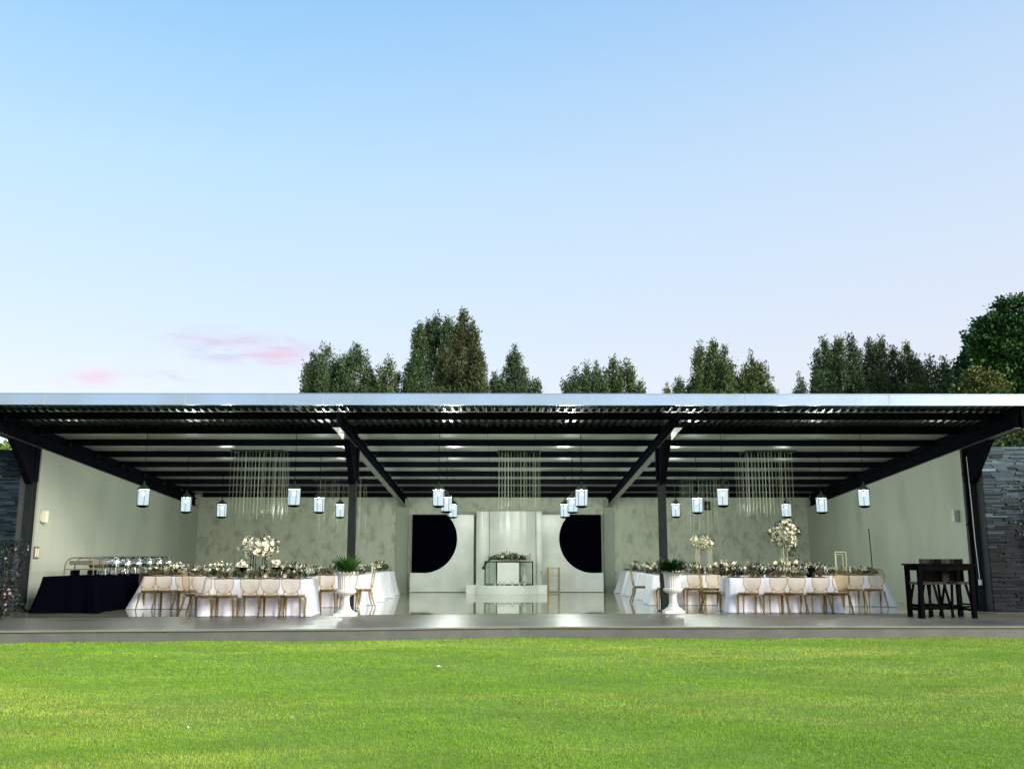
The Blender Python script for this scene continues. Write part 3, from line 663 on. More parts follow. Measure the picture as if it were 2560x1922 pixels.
# ---------------------------------------------------------------- tableware
def make_flowers(seed, w_, h_, d_=.36, white=26, foliage=150, trail=0):
    foliage = int(foliage*2.0); white = int(white*1.1); h_ *= 1.15
    """loose arrangement: leafy sprays, white blooms, tan dried grasses"""
    rg = np.random.default_rng(seed); t = thing('flower_arrangement', (0, 0, 0), 0, 'x', 'flowers', 'x')
    V = []; C = []
    n = foliage
    a = rg.uniform(0, 2*PI, n); rr = np.sqrt(rg.random(n)); x = rr*np.cos(a)*w_/2; y = rr*np.sin(a)*d_/2; z = rg.random(n)*h_*.8*(1-.6*rr**2)
    pal = np.array([[.010, .020, .010], [.025, .05, .018], [.06, .10, .04], [.20, .17, .08], [.05, .04, .02], [.008, .010, .008], [.006, .009, .006], [.26, .26, .15]])
    for i in range(n):
        p = np.array([x[i], y[i], z[i]+.02]); d = np.array([x[i]*1.5+rg.normal(0, .12), y[i]+rg.normal(0, .12), .16+rg.random()*.2]); d /= np.linalg.norm(d)
        L_ = rg.uniform(.05, .13); s = np.cross(d, rg.normal(size=3)); s /= np.linalg.norm(s); wv = rg.uniform(.010, .026)
        V += [p, p+d*L_*.5+s*wv, p+d*L_, p+d*L_*.5-s*wv]; C.append(pal[rg.integers(len(pal))]*rg.uniform(.7, 1.3))
    for i in range(trail):
        u = rg.random(); p = np.array([w_*.3+u*.08+rg.normal(0, .03), -.05+rg.normal(0, .05), -.05-u*.45]); d = np.array([rg.normal(0, .5), rg.normal(0, .4), -1]); d /= np.linalg.norm(d)
        s = np.cross(d, rg.normal(size=3)); s /= np.linalg.norm(s); L_ = .1; V += [p, p+d*L_*.5+s*.02, p+d*L_, p+d*L_*.5-s*.02]; C.append(pal[rg.integers(2)]*.8)
    npmesh('foliage', np.array(V), 4, np.array(C), LEAF, t)
    V = []; C = []
    for i in range(white):
        a = rg.uniform(0, 2*PI); r_ = math.sqrt(rg.random()); c = np.array([r_*math.cos(a)*w_*.47, r_*math.sin(a)*d_*.47, h_*(.55+.5*rg.random())*(1-.4*r_**2)])
        k = rg.uniform(.022, .050); cc = np.array([.88, .85, .68])*rg.uniform(.8, 1.15) if rg.random() < .8 else np.array([.72, .62, .42])
        ax = rg.normal(size=3); ax /= np.linalg.norm(ax); u = np.cross(ax, [.3, .5, .8]); u /= np.linalg.norm(u); v = np.cross(ax, u)
        for j in range(6):
            b1, b2 = 2*PI*j/6, 2*PI*(j+1)/6+.2; m1 = (b1+b2)/2
            V += [c, c+k*(u*math.cos(b1)+v*math.sin(b1))+ax*k*.3, c+k*1.35*(u*math.cos(m1)+v*math.sin(m1))+ax*k*.5, c+k*(u*math.cos(b2)+v*math.sin(b2))+ax*k*.3]; C.append(np.minimum(cc, .95))
    npmesh('blooms', np.array(V), 4, np.array(C), PETAL, t)
    return t
def flower_ball(seed, w_, h_, n, trail=0, dens=1):
    rg = np.random.default_rng(seed); V = []; C = []
    for i in range(n):
        d = rg.normal(size=3); d /= np.linalg.norm(d); rr = rg.random()**.35
        lump = 1+.16*math.sin(5*d[0]+seed)+.12*math.sin(7*d[2]+2*seed+3*d[1])
        c = d*rr*lump*np.array([w_/2, w_*.4, h_/2]); k = rg.uniform(.025, .05); cc = np.array([.84, .81, .62])*rg.uniform(.8, 1.12) if rg.random() < .85 else np.array([.82, .72, .55])
        ax = d+rg.normal(0, .4, 3); ax /= np.linalg.norm(ax); u = np.cross(ax, [.3, .5, .8]); u /= np.linalg.norm(u); v = np.cross(ax, u)
        for j in range(6):
            b1, b2 = 2*PI*j/6, 2*PI*(j+1)/6+.2; m1 = (b1+b2)/2
            V += [c, c+k*(u*math.cos(b1)+v*math.sin(b1)), c+k*1.3*(u*math.cos(m1)+v*math.sin(m1))+ax*k*.5, c+k*(u*math.cos(b2)+v*math.sin(b2))]; C.append(np.minimum(cc, .95))
    VL = []; CL = []
    for i in range(int(n*1.2)+trail):
        if i < int(n*1.2):
            d = rg.normal(size=3); d /= np.linalg.norm(d); c = d*rg.uniform(.6, 1.0)*np.array([w_/2, w_*.4, h_/2])
        else:
            u_ = rg.random(); c = np.array([w_*.22+u_*.1*rg.choice([-1, 1.4]), -.1, -h_*.35-u_*.34])+rg.normal(0, .02, 3); d = np.array([rg.normal(0, .3), 0, -1.0]); d /= np.linalg.norm(d)
        s = np.cross(d, rg.normal(size=3)); s /= np.linalg.norm(s); L_ = rg.uniform(.06, .11)
        VL += [c, c+d*L_*.5+s*.018, c+d*L_, c+d*L_*.5-s*.018]; CL.append(np.array([.05, .075, .03])*rg.uniform(.6, 1.6))
    return V, C, VL, CL
def tall_piece(loc, zb, w_, h_, n, stand, m, label, seed, trail=0):
    t = thing('tall_centrepiece', loc, 0, label, 'flowers', 'tall flower centrepieces')
    V, C, VL, CL = flower_ball(seed, w_, h_, n, trail); off = np.array([0, 0, zb+h_/2-loc[2]])
    npmesh('blooms', np.array(V)+off, 4, np.array(C), PETAL, t); npmesh('foliage', np.array(VL)+off, 4, np.array(CL), LEAF, t)
    H = zb-loc[2]+h_*.25; b = MB(); sw, dx = stand
    for sx in (-1, 1):
        for sy in (-1, 1):
            for e in (0, 1) if dx else (0,): b.box((sx*(sw-e*dx), sy*.09, H/2), (.010, .010, H))
    for zz in (.008, H-.008):
        for sy in (-1, 1): b.box((0, sy*.09, zz), (2*sw-.014, .014, .014))
        for sx in (-1, 1): b.box((sx*sw, 0, zz), (.014, .166, .014))
    b.build('stand', m, t); return t
tall_piece((-5.42, 20.85, TZ+.006), 1.22, .80, .46, 170, (.155, .055), BLACKSTEEL, 'round white flower ball on slim black legs on the nearest left table', 11)
tall_piece((5.24, 25.4, TZ+.006), 1.43, .56, .38, 100, (.20, .07), PALEGOLD, 'small white flower ball on thin gold legs behind the right urn', 12)
tall_piece((6.46, 22.1, TZ+.006), 1.47, .68, .58, 260, (.07, 0), PALEGOLD, 'largest white flower ball with trailing greenery on the nearest right table', 13, 70)
# gold nested frame
t = thing('gold_frame_stand', (8.62, 24.6, TZ+.006), 0, 'empty pale gold rectangular frame standing on the table by the right wall', 'centrepiece stand')
for k, (w_, h_, dy) in enumerate(((.28, .60, 0), (.18, .54, .10))):
    b = MB()
    for sx in (-1, 1): b.box((sx*w_/2, dy, h_/2), (.016, .016, h_))
    b.box((0, dy, h_-.008), (w_-.016, .016, .016)); b.box((0, dy, .008), (w_-.016, .016, .016)); b.build('frame', PALEGOLD, t)

FA = [make_flowers(100, .62, .26), make_flowers(101, .5, .20, white=20), make_flowers(102, .7, .30, white=30, foliage=180), make_flowers(103, .45, .17, white=14, foliage=110)]
usedF = [False]*4
def flowers(k, loc, rz, label, group, s=1.0):
    if not usedF[k]:
        usedF[k] = True; t = FA[k]; t.location = loc; t.rotation_euler = (0, 0, rz); t.scale = (s, s, s); t['label'] = label; t['group'] = group; return t
    return dup(FA[k], loc, rz, label, group, s)
def make_glass():
    t = thing('wine_glass', (0, 0, 0), 0, 'x', 'glass', 'x')
    MB().lathe([(.032, 0), (.03, .004), (.005, .008), (.004, .085), (.02, .1), (.036, .13), (.038, .165), (.032, .205)], n=10).build('bowl_and_stem', GLASS, t, True); return t
def make_plate():
    t = thing('place_setting', (0, 0, 0), 0, 'x', 'place setting', 'x')
    MB().lathe([(.09, 0), (.16, .008), (.163, .012), (.10, .010)], n=20).build('charger', DARKPLATE, t)
    MB().lathe([(.07, .0125), (.125, .022), (.127, .026), (.08, .024)], n=20).build('plate', WAX, t)
    MB().box((0, 0, .045), (.06, .17, .03), taper=.7).build('napkin', NAPK, t); return t
G0, P0, C0 = make_glass(), make_plate(), None; usedG = [False, False]
def put(which, loc, label, group, rz=0, s=1):
    src = (G0, P0)[which]
    if not usedG[which]: usedG[which] = True; src.location = loc; src['label'] = label; src['group'] = group; return
    dup(src, loc, rz, label, group, s)
def dress(name, x0, x1, y0, y1, seats, desc, fw=(0, 1, 2, 3), fs=1.0, seed=0, both=True):
    rg = random.Random(seed); cx, cy = (x0+x1)/2, (y0+y1)/2; L_ = x1-x0; D_ = y1-y0; alongx = L_ > D_
    Ln = L_ if alongx else D_; nF = max(2, int(Ln/.42)); z = TZ+.008
    for i in range(nF):
        u = -Ln/2+.24+(Ln-.48)*i/(nF-1); v = rg.uniform(-.05, .05); k = rg.choice(fw)
        p = (cx+u, cy+v, z) if alongx else (cx+v, cy+u, z)
        flowers(k, p, (0 if alongx else PI/2)+rg.uniform(-.3, .3), 'low white flowers, %s from the %s on the %s' % (nth[i], 'left' if alongx else 'front', desc), 'low flowers on the '+desc, fs*rg.uniform(.8, 1.15))
    n = seats
    for i in range(n):
        u = -Ln/2+.26+(Ln-.52)*i/max(1, n-1)
        for s in ((-1, 1) if both else (-1,)):
            w2 = (D_ if alongx else L_)/2-.17
            pp = (cx+u, cy+s*w2, z) if alongx else (cx+s*w2, cy+u, z)
            put(1, pp, 'dark charger and napkin, %s %s seat of the %s' % (nth[i], 'near' if s < 0 else 'far', desc), 'place settings on the '+desc, 0 if alongx else PI/2)
            for e in (.0, .10):
                q = (cx+u+.17+e*.4, cy+s*(w2-.08-e), z) if alongx else (cx+s*(w2-.08-e), cy+u+.17+e*.4, z)
                put(0, q, 'clear wine glass at the %s %s seat of the %s' % (nth[i], 'near' if s < 0 else 'far', desc), 'wine glasses on the '+desc, 0, rg.uniform(.95, 1.15))
    ncd = max(2, nF//2)
    for i in range(ncd):
        u = -Ln/2+Ln*(i+.5+rg.uniform(-.3, .3))/ncd; v = rg.choice((-.18, .18)); p = (cx+u, cy+v, z) if alongx else (cx+v, cy+u, z)
        candle(p, rg.uniform(.10, .2), .03, 'white candle in glass, %s from the %s on the %s' % (nth[i], 'left' if alongx else 'front', desc), 'candles on the '+desc)
for i, (k, (a, b_, c, d)) in enumerate(TABLES.items()):
    dress(k, a, b_, c, d, 5, LBL[k], seed=i+1, fs=1.05)
for i, (a, b_) in enumerate(wl): dress('', -4.6, -3.7, a, b_, 4, '%s left-row table' % ordn[i], seed=20+i, both=False)
for i, (a, b_) in enumerate(wr): dress('', 3.97, 4.88, a, b_, 4, '%s right-row table' % ordn[i], seed=30+i, both=False)
# raised lily bowls on the front left table, dark ice buckets
def raised_bowl(loc, s, label):
    t = thing('raised_flower_bowl', loc, 0, label, 'flowers', 'raised white flower bowls')
    MB().lathe([(.07, 0), (.06, .01), (.02, .03), (.02, .16), (.06, .20), (.12, .24), (.11, .25)], n=14).build('bowl', BLACKSTEEL, t)
    V, C, VL, CL = flower_ball(int(s*10), .26, .16, 22); off = np.array([0, 0, .31])
    npmesh('blooms', np.array(V)+off, 4, np.array(C), PETAL, t); npmesh('foliage', np.array(VL)+off-np.array([0, 0, .04]), 4, np.array(CL)*.6, LEAF, t)
raised_bowl((-5.75, 20.8, TZ+.006), 2.1, 'white lily bowl left of the black-legged centrepiece on the nearest left table')
raised_bowl((-5.02, 20.8, TZ+.006), 3.3, 'white lily bowl right of the black-legged centrepiece on the nearest left table')
def bucket(loc, label):
    t = thing('ice_bucket', loc, 0, label, 'ice bucket'); MB().lathe([(.07, 0), (.085, .01), (.11, .22), (.12, .23), (.10, .225), (.08, .02)], n=18).build('bucket', BLACKSTEEL, t)
    MB().tube([(.11*math.cos(a), 0, .2+.09*math.sin(a)) for a in np.linspace(0, PI, 9)], .005, 6).build('handle', SILVER, t)
bucket((-4.72, 20.85, TZ+.006), 'black ice bucket near the right end of the nearest left table')
bucket((7.0, 22.05, TZ+.006), 'black ice bucket right of the middle of the nearest right table')
# head-table garland
g_ = make_flowers(200, 1.25, .26, .32, 40, 330, 0); g_.name = 'flower_garland'; g_.location = (.05, 32.70, .289+.815); tag(g_, 'long white and dark green garland lying along the top of the console table', 'flowers'); del g_['group']
V = []; C = []; rg = np.random.default_rng(5)
for i in range(60):
    u = rg.random(); c = np.array([-.62-.20*math.sin(u*1.6)+rg.normal(0, .02), -.12, .06-.30*u**1.3]); d = np.array([-.6, rg.normal(0, .3), -.8]); d /= np.linalg.norm(d); s = np.cross(d, rg.normal(size=3)); s /= np.linalg.norm(s)
    V += [c, c+d*.05+s*.018, c+d*.1, c+d*.05-s*.018]; C.append(np.array([.015, .03, .012])*rg.uniform(.6, 1.5))
npmesh('trailing_greenery', np.array(V), 4, np.array(C), LEAF, g_)
for k, xx in enumerate((.62, .68, .74)):
    candle((.07+xx, 32.72+.06*(k-1), .289+.813), .14+.04*k, .028, 'clear candle glass at the right end of the console, %s of three' % ('shortest', 'middle', 'tallest')[k], 'candle glasses on the console')

# ---------------------------------------------------------------- buffet
def make_chafer():
    t = thing('chafing_dish', (0, 0, 0), 0, 'x', 'chafing dish', 'silver chafing dishes on the black buffet')
    b = MB()
    for sx in (-1, 1):
        for sy in (-1, 1): b.tube([(sx*.27, sy*.18, 0), (sx*.25, sy*.16, .12), (sx*.26, sy*.17, .19)], .014, 8)
    b.tube([(-.26, -.17, .06), (.26, -.17, .06), (.26, .17, .06), (-.26, .17, .06)], .009, 6, closed=True); b.build('stand', SILVER, t)
    b = MB(); b.hexa([(-.26, -.17, .14), (.26, -.17, .14), (.26, .17, .14), (-.26, .17, .14), (-.30, -.2, .21), (.30, -.2, .21), (.30, .2, .21), (-.30, .2, .21)]); b.build('pan', SILVER, t)
    b = MB(); n = 12; pr = [(-.2*math.cos(PI*i/n), .212+.17*math.sin(PI*i/n)) for i in range(n+1)]
    b.add([(-.29, y, z) for y, z in pr]+[(.29, y, z) for y, z in pr], [tuple(range(n, -1, -1)), tuple(range(n+1, 2*n+2))]+[(i, i+1, i+n+2, i+n+1) for i in range(n)]); b.build('roll_top_lid', SILVER, t, False)
    b = MB(); b.tube([(-.08, -.17, .32), (-.08, -.22, .34), (.08, -.22, .34), (.08, -.17, .32)], .008, 6); b.build('handle', BLACKSTEEL, t)
    b = MB(); b.lathe([(.045, .0), (.045, .06), (.02, .07)], n=12); b.build('burner', SILVER, t); return t
ch0 = make_chafer()
ch0.scale = (1, 1.1, 1.2)
for i in range(7):
    p = (-9.85, 23.3+i*.66, .812); rz = PI/2+random.uniform(-.05, .05); lab = 'silver roll-top chafing dish on the black buffet, %s from the front' % (nth+('seventh',))[i]
    if i == 0: ch0.location = p; ch0.rotation_euler = (0, 0, rz); ch0['label'] = lab
    else: dup(ch0, p, rz, lab)
def make_jug():
    t = thing('drinks_dispenser', (0, 0, 0), 0, 'x', 'dispenser', 'tall silver and glass dispensers on the buffet')
    MB().lathe([(.07, 0), (.075, .02), (.03, .04), (.03, .14), (.075, .17)], n=14).build('pedestal', SILVER, t)
    MB().lathe([(.07, .172), (.085, .20), (.085, .34), (.05, .40)], n=14).build('urn_body', SILVER, t, True); MB().box((0, -.10, .21), (.02, .05, .03)).build('tap', BLACKSTEEL, t)
    MB().lathe([(.055, .402), (.05, .42), (.012, .43), (.016, .455), (0.004, .46)], n=12).build('lid', SILVER, t); return t
j0 = make_jug()
for i in range(6):
    p = (-9.42, 23.05+i*.72, .812); lab = 'silver pedestal drinks dispenser at the aisle edge of the buffet, %s from the front' % nth[i]
    if i == 0: j0.location = p; j0['label'] = lab
    else: dup(j0, p, random.uniform(0, 3), lab, None, random.uniform(.85, 1.0))
t = thing('food_warmer_arch', (-10.05, 22.75, .812), 0, 'large bronze-framed curved display warmer at the front end of the buffet', 'food warmer')
b = MB(); pr = [(.34*math.copysign(abs(math.cos(a))**.5, math.cos(a)), .40*abs(math.sin(a))**.6) for a in np.linspace(0, PI, 17)]
for yy in (-.26, .26): b.tube([(x, yy, z+.012) for x, z in pr], .014, 6)
b.box((0, 0, .14), (.66, .5, .02)); b.build('frame', mat('bronze_frame', (.20, .17, .10), .35, .5), t)
MB().box((0, 0, .29), (.5, .46, .10)).build('hood', mat('smoked_cover', (.17, .15, .11), .3, .2), t)
for sx in (-1, 1): MB().box((sx*.2, 0, .06), (.05, .4, .12)).build('foot', BLACKSTEEL, t)

# ================================================================ URNS
def make_urn():
    t = thing('garden_urn', (0, 0, 0), 0, 'x', 'urn', 'white fluted urns at the front of the hall')
    b = MB(); b.box((0, 0, .03), (.44, .44, .06)); b.lathe([(.215, .06), (.20, .085), (.12, .14), (.085, .22), (.072, .33), (.07, .39), (.095, .41), (.075, .425)], n=32); b.build('pedestal', URN, t)
    b = MB(); b.lathe([(.08, .425), (.15, .45), (.205, .49), (.215, .53), (.175, .555), (.18, .58), (.19, .72), (.205, .86), (.21, .885), (.19, .885), (.17, .84)], n=48, flute=(2, 7, .045)); b.build('bowl', URN, t)
    b = MB()
    for i in range(18):
        a = 2*PI*i/18; b.lathe([(.004, -.034), (.028, -.022), (.036, 0), (.028, .022), (.004, .034)], (.225*math.cos(a), .225*math.sin(a), .905), 8)
    b.lathe([(.20, .868), (.245, .875), (.25, .89), (.19, .90), (.17, .87)], n=32); b.build('rim', URN, t, True)
    MB().lathe([(.165, .86), (.165, .875), (.01, .88)], n=20).build('soil', mat('potting_soil', (.03, .022, .015), .95), t)
    return t
u0 = make_urn(); u0.location = (-3.46, 20.62, .0); u0['label'] = 'white fluted pedestal urn in front of the left steel post'
dup(u0, (3.73, 21.62, .003), 0, 'white fluted pedestal urn in front of the right steel post')
def plant(loc, seed, n, spread, up, c0, label, dens=1.0, wl_=.018):
    rg = np.random.default_rng(seed); V = []; C = []
    for i in range(n):
        a = rg.uniform(0, 2*PI); L_ = rg.uniform(.6, 1.0)*spread; e = rg.uniform(.25, 1.35) ; d = np.array([math.cos(a)*math.cos(e), math.sin(a)*math.cos(e), math.sin(e)*up])
        s = np.array([-math.sin(a), math.cos(a), 0]); p0 = np.array([math.cos(a)*.05, math.sin(a)*.05, 0]); cc = np.array(c0)*rg.uniform(.6, 1.5); w_ = wl_*rg.uniform(.7, 1.3); prev = None
        for j in range(6):
            u = j/5; p = p0+d*L_*u+np.array([math.cos(a)*.12*u*u, math.sin(a)*.12*u*u, -.22*u*u*math.cos(e)*L_]); ww = w_*math.sin(PI*(.15+.83*u)); cur_ = (p-s*ww, p+s*ww)
            if prev is not None: V += [prev[0], prev[1], cur_[1], cur_[0]]; C.append(cc)
            prev = cur_
    o = npmesh('leaves', np.array(V), 4, np.array(C), LEAF); o.name = 'potted_plant'; o.location = loc; return tag(o, label, 'plant', 'plants in the urns')
plant((-3.46, 20.62, .87), 1, 330, .50, 1.0, (.035, .12, .012), 'bright green strappy plant growing in the left urn')
plant((3.73, 21.62, .87), 2, 420, .46, .95, (.016, .055, .015), 'dark green bushy plant growing in the right urn', wl_=.022)

# ================================================================ BAR TABLE AND STOOLS
t = thing('bar_table', (9.06, 20.05, 0), 0, 'tall black bar table at the right front of the terrace', 'bar table')
MB().box((0, 0, 1.085), (1.24, .74, .035)).build('tabletop', DARKWOOD, t)
b = MB(); b.box((0, -.33, 1.015), (1.16, .03, .10)); b.box((0, .33, 1.015), (1.16, .03, .10)); b.box((-.565, 0, 1.015), (.03, .63, .10)); b.box((.565, 0, 1.015), (.03, .63, .10)); b.build('apron', DARKWOOD, t)
for sx in (-1, 1):
    for sy in (-1, 1): MB().box((sx*.535, sy*.30, .4825), (.085, .085, .965)).build('leg', DARKWOOD, t)
b = MB()
for sx in (-1, 1): b.box((sx*.535, 0, .17), (.04, .51, .05))
b.box((0, .30, .17), (.98, .03, .05)); b.build('footrail', DARKWOOD, t)
def make_stool(back=True):
    t = thing('bar_chair' if back else 'bar_stool', (0, 0, 0), 0, 'x', 'bar chair' if back else 'bar stool', 'dark wooden bar chairs at the bar table')
    MB().box((0, 0, .70), (.42, .40, .05)).build('seat', WOOD, t)
    for sx in (-1, 1):
        for sy in (-1, 1):
            MB().hexa([(sx*.25-.02, sy*.25-.02, .003), (sx*.25+.02, sy*.25-.02, .003), (sx*.25+.02, sy*.25+.02, .003), (sx*.25-.02, sy*.25+.02, .003),
                       (sx*.15-.02, sy*.14-.02, .675), (sx*.15+.02, sy*.14-.02, .675), (sx*.15+.02, sy*.14+.02, .675), (sx*.15-.02, sy*.14+.02, .675)]).build('leg', DARKWOOD, t)
    b = MB()
    for s in (-1, 1): b.box((0, s*.222, .22), (.38, .025, .035)); b.box((s*.222, 0, .26), (.025, .38, .035))
    b.build('footrest', DARKWOOD, t)
    if back:
        for i in range(7):
            a = PI*(.10+.80*i/6); x, y = .235*math.cos(a), .04+.20*math.sin(a)
            MB().box((x, y, .96), (.095, .018, .47), rz=a-PI/2).build('back_slat', WOOD, t)
    return t
s0 = make_stool(); s0.location = (9.02, 20.22, .003); s0['label'] = 'dark slatted tub-back bar chair, left of the pair at the bar table'
dup(s0, (9.46, 20.20, .003), .06, 'dark slatted tub-back bar chair, right of the pair at the bar table')
s1 = make_stool(False); s1.location = (8.70, 20.0, .003); s1['label'] = 'backless dark bar stool tucked under the left end of the bar table'

# ================================================================ VEGETATION
def tree(name, x, y, plumes, label, group, c0, seed, leaf=.20, dens=1.0, trunk=.22, broad=False, sparse=0.0):
    """plumes: (dx, dy, z_base, z_top, radius) foliage masses on one trunk"""
    rg = np.random.default_rng(seed); t = thing(name, (x, y, -.2), 0, label, 'tree', group)
    extra = []
    for dx, dy, zb, zt, r in plumes:
        for k in range(5 if broad else 6):
            a = rg.uniform(0, 2*PI); q = r*rg.uniform(.45, .85); H = zt-zb
            if broad: extra.append((dx+q*math.cos(a), dy+q*math.sin(a)*.8, zb+H*rg.uniform(.15, .55), zt-H*rg.uniform(.12, .45), r*rg.uniform(.3, .45)))
            else: extra.append((dx+q*math.cos(a), dy+q*math.sin(a), zb+H*rg.uniform(.2, .5), zt-(.2+q*rg.uniform(.4, 2.0)), r*rg.uniform(.22, .38)))
    core = plumes; plumes = list(plumes)+extra
    ztop = max(p[3] for p in plumes); b = MB()
    b.tube([(0, 0, 0), (.05, 0, ztop*.3), (-.03, .04, ztop*.6), (0, 0, ztop*.93)], trunk, 8, rs=[trunk, trunk*.8, trunk*.5, trunk*.08])
    for dx, dy, zb, zt, r in core:
        b.tube([(0, 0, max(.8, zb*.7)), (dx*.6, dy*.6, zb+(zt-zb)*.2), (dx, dy, zb+(zt-zb)*.55), (dx, dy, zt-.25*min(1, r))], .08, 6, rs=[trunk*.4, trunk*.35, trunk*.2, .015])
        for k in range(10):
            a = rg.uniform(0, 2*PI); zz = zb+(zt-zb)*rg.uniform(.05, .8); rr = r*.8*(1-(zz-zb)/(zt-zb)*.7)
            b.tube([(dx, dy, zz), (dx+rr*.5*math.cos(a), dy+rr*.5*math.sin(a), zz+.15), (dx+rr*math.cos(a), dy+rr*math.sin(a), zz+.5)], .03, 5, rs=[.045, .03, .01])
    b.build('trunk', BARK, t)
    VV = []; CC = []
    for dx, dy, zb, zt, r in plumes:
        H = zt-zb
        r = r*((.92 if (dx, dy, zb, zt, r) in core else 1.15) if not broad else 1.0); ncl = int(dens*(15*r*H+6*r*r+7))
        u = rg.random(ncl)**.85; a = rg.uniform(0, 2*PI, ncl)
        if not broad: u = u**.8
        if broad: prof = np.sqrt(np.clip(1-(2*u-1)**2, 0, 1))*.98+.03
        else: prof = np.where(u < .3, .8+u*.66, np.clip(1.0-((u-.3)/.7)**1.55, 0, 1)*.97+.03)
        lump = 1+.20*np.sin(3*a+5*u*H+seed)+.13*np.sin(7*a-3*u*H)
        rr = r*prof*lump*rg.uniform(.45, 1.0, ncl)**.5
        cx_ = dx+rr*np.cos(a); cy_ = dy+rr*np.sin(a); cz_ = zb+u*H
        if sparse:
            kk = (np.sin(cx_*2.3+seed)+np.sin(cz_*2.9+seed*2)+np.sin(cy_*1.7)) > (-1.9+2.6*sparse); cx_, cy_, cz_, a, rr = cx_[kk], cy_[kk], cz_[kk], a[kk], rr[kk]
        ncl = len(cx_); nl = 34; leaf_ = leaf*.68
        tone = rg.uniform(.35, 1.55, ncl); warm = rg.random(ncl)
        S_ = leaf*rg.uniform(.8, 1.4, ncl)
        cx2 = np.repeat(cx_, nl); cy2 = np.repeat(cy_, nl); cz2 = np.repeat(cz_, nl); s2 = np.repeat(S_, nl); n = len(cx2)
        off = np.clip(rg.normal(size=(n, 3)), -1.7, 1.7)*s2[:, None]*(np.array([.70, .70, .50]) if broad else np.array([.50, .50, .95]))
        P = np.stack([cx2, cy2, cz2], 1)+off
        out_ = np.stack([np.repeat(np.cos(a), nl), np.repeat(np.sin(a), nl), np.full(n, .35 if broad else 1.3)], 1)+rg.normal(0, .55, (n, 3)); out_ /= np.linalg.norm(out_, axis=1)[:, None]
        sd_ = np.cross(out_, rg.normal(size=(n, 3))); sd_ /= np.linalg.norm(sd_, axis=1)[:, None]
        Ll = (leaf_*rg.uniform(.6, 1.3, n))[:, None]; Wl = Ll*(.34 if broad else .24)
        V = np.empty((n, 4, 3)); V[:, 0] = P; V[:, 1] = P+out_*Ll*.5+sd_*Wl; V[:, 2] = P+out_*Ll; V[:, 3] = P+out_*Ll*.5-sd_*Wl
        base = np.array(c0)*np.repeat(tone, nl)[:, None]*rg.uniform(.7, 1.3, (n, 1)); wm = np.repeat(warm, nl)[:, None]; base = base*(1-.35*wm)+np.array([c0[0]*1.7, c0[1]*1.1, c0[2]*.8])*.35*wm
        VV.append(V.reshape(-1, 3)); CC.append(base)
    npmesh('crown', np.vstack(VV), 4, np.vstack(CC), LEAF, t); return t
YT = 50.0; f_ = 2345.0
def X_(px, y=YT): return (px-1265)/f_*y*1.0-.05        # source-pixel column to metres at that distance
def Z_(py, y=YT): return 1.25+y*math.tan(math.atan((961-py)/f_)+.1812)+.2
GT = 'evergreen trees beyond the pavilion roof'
G1, G2, G3, G4 = (.060, .108, .044), (.070, .118, .036), (.090, .130, .036), (.050, .098, .036)
def cyp(px, w_, py, label, c0, seed, tops=3, y=YT, **k):
    """dense evergreen with several leading tips; px centre, w_ half width at the roofline, py top"""
    rg = random.Random(seed); hw = w_/f_*y; zt = Z_(py, y); zb = max(1.5, Z_(1010, y)-3.0); pl = [(0, 0, zb, zt, hw*.80)]
    for i in range(tops):
        sx = (-1 if i % 2 == 0 else 1)*hw*rg.uniform(.25, .62); pl.append((sx, rg.uniform(-.5, .5)*hw, zb+rg.uniform(0, 1), zt-rg.uniform(.3, 1.3)*(1+abs(sx)/hw), hw*rg.uniform(.38, .55)))
    return tree('evergreen_tree', X_(px, y), y, pl, label, GT, c0, seed, **k)
cyp(808, 62, 873, 'rounded evergreen farthest left above the roof, left of a paired neighbour', G1, 1, 4, leaf=.22, sparse=.10)
cyp(880, 56, 866, 'rounded airy evergreen, second from the left above the roof', G1, 2, 4, leaf=.22, sparse=.16)
cyp(970, 44, 905, 'small round evergreen between the left pair and the tallest clump', G2, 3, 3, leaf=.20, sparse=.1)
cyp(1036, 36, 888, 'dark green pointed evergreen at the left foot of the tallest clump', G4, 4, 2, leaf=.19)
tree('pine_tree', X_(1093, 54), 54, [(-1.1, 0, 8, Z_(815, 54), .42), (-.2, .3, 9, Z_(793, 54), .62), (.45, 0, 10, Z_(800, 54), .4), (-1.0, .2, 6, 10, .7)], 'tall thin-crowned tree with open wispy tips left of the tallest evergreen', GT, G1, 5, leaf=.22, sparse=.2, dens=1.5)
tree('evergreen_tree', X_(1148), YT, [(0, 0, 5, Z_(832), 1.35), (.2, .3, 9, Z_(778), .55), (.75, 0, 6, Z_(850), .8), (-.75, .2, 5, Z_(885), .8), (1.05, .4, 6, Z_(880), .28), (.62, .4, 9, Z_(805), .35)], 'tallest, broadest evergreen with a brownish lower right side', GT, (.068, .092, .036), 6, leaf=.22, dens=.95, sparse=.12)
tree('evergreen_tree', X_(1225), YT+3, [(-.3, 0, 4, Z_(950, 53), .3), (.25, 0, 4, Z_(940, 53), .3), (.9, 0, 4, Z_(966, 53), .25)], 'sparse wispy treetops just right of the tallest evergreen', GT, G1, 7, leaf=.18, sparse=.3, dens=1.4)
tree('evergreen_tree', X_(1290), YT, [(0, 0, 5, Z_(872), .62), (-.5, 0, 5, Z_(920), .5), (.5, .1, 5, Z_(925), .6), (1.1, 0, 4, Z_(958), .6)], 'pointed evergreen with a sloping right shoulder, right of the centre clump', GT, G1, 8, leaf=.19, sparse=.1)
tree('evergreen_tree', X_(1470), YT, [(0, 0, 5, Z_(917), .5), (-.55, 0, 5, Z_(923), .42), (-.9, .1, 4, Z_(945), .4), (.55, 0, 4, Z_(912), .4)], 'low evergreen with three pointed tips left of its round twin, centre right', GT, G1, 9, leaf=.19)
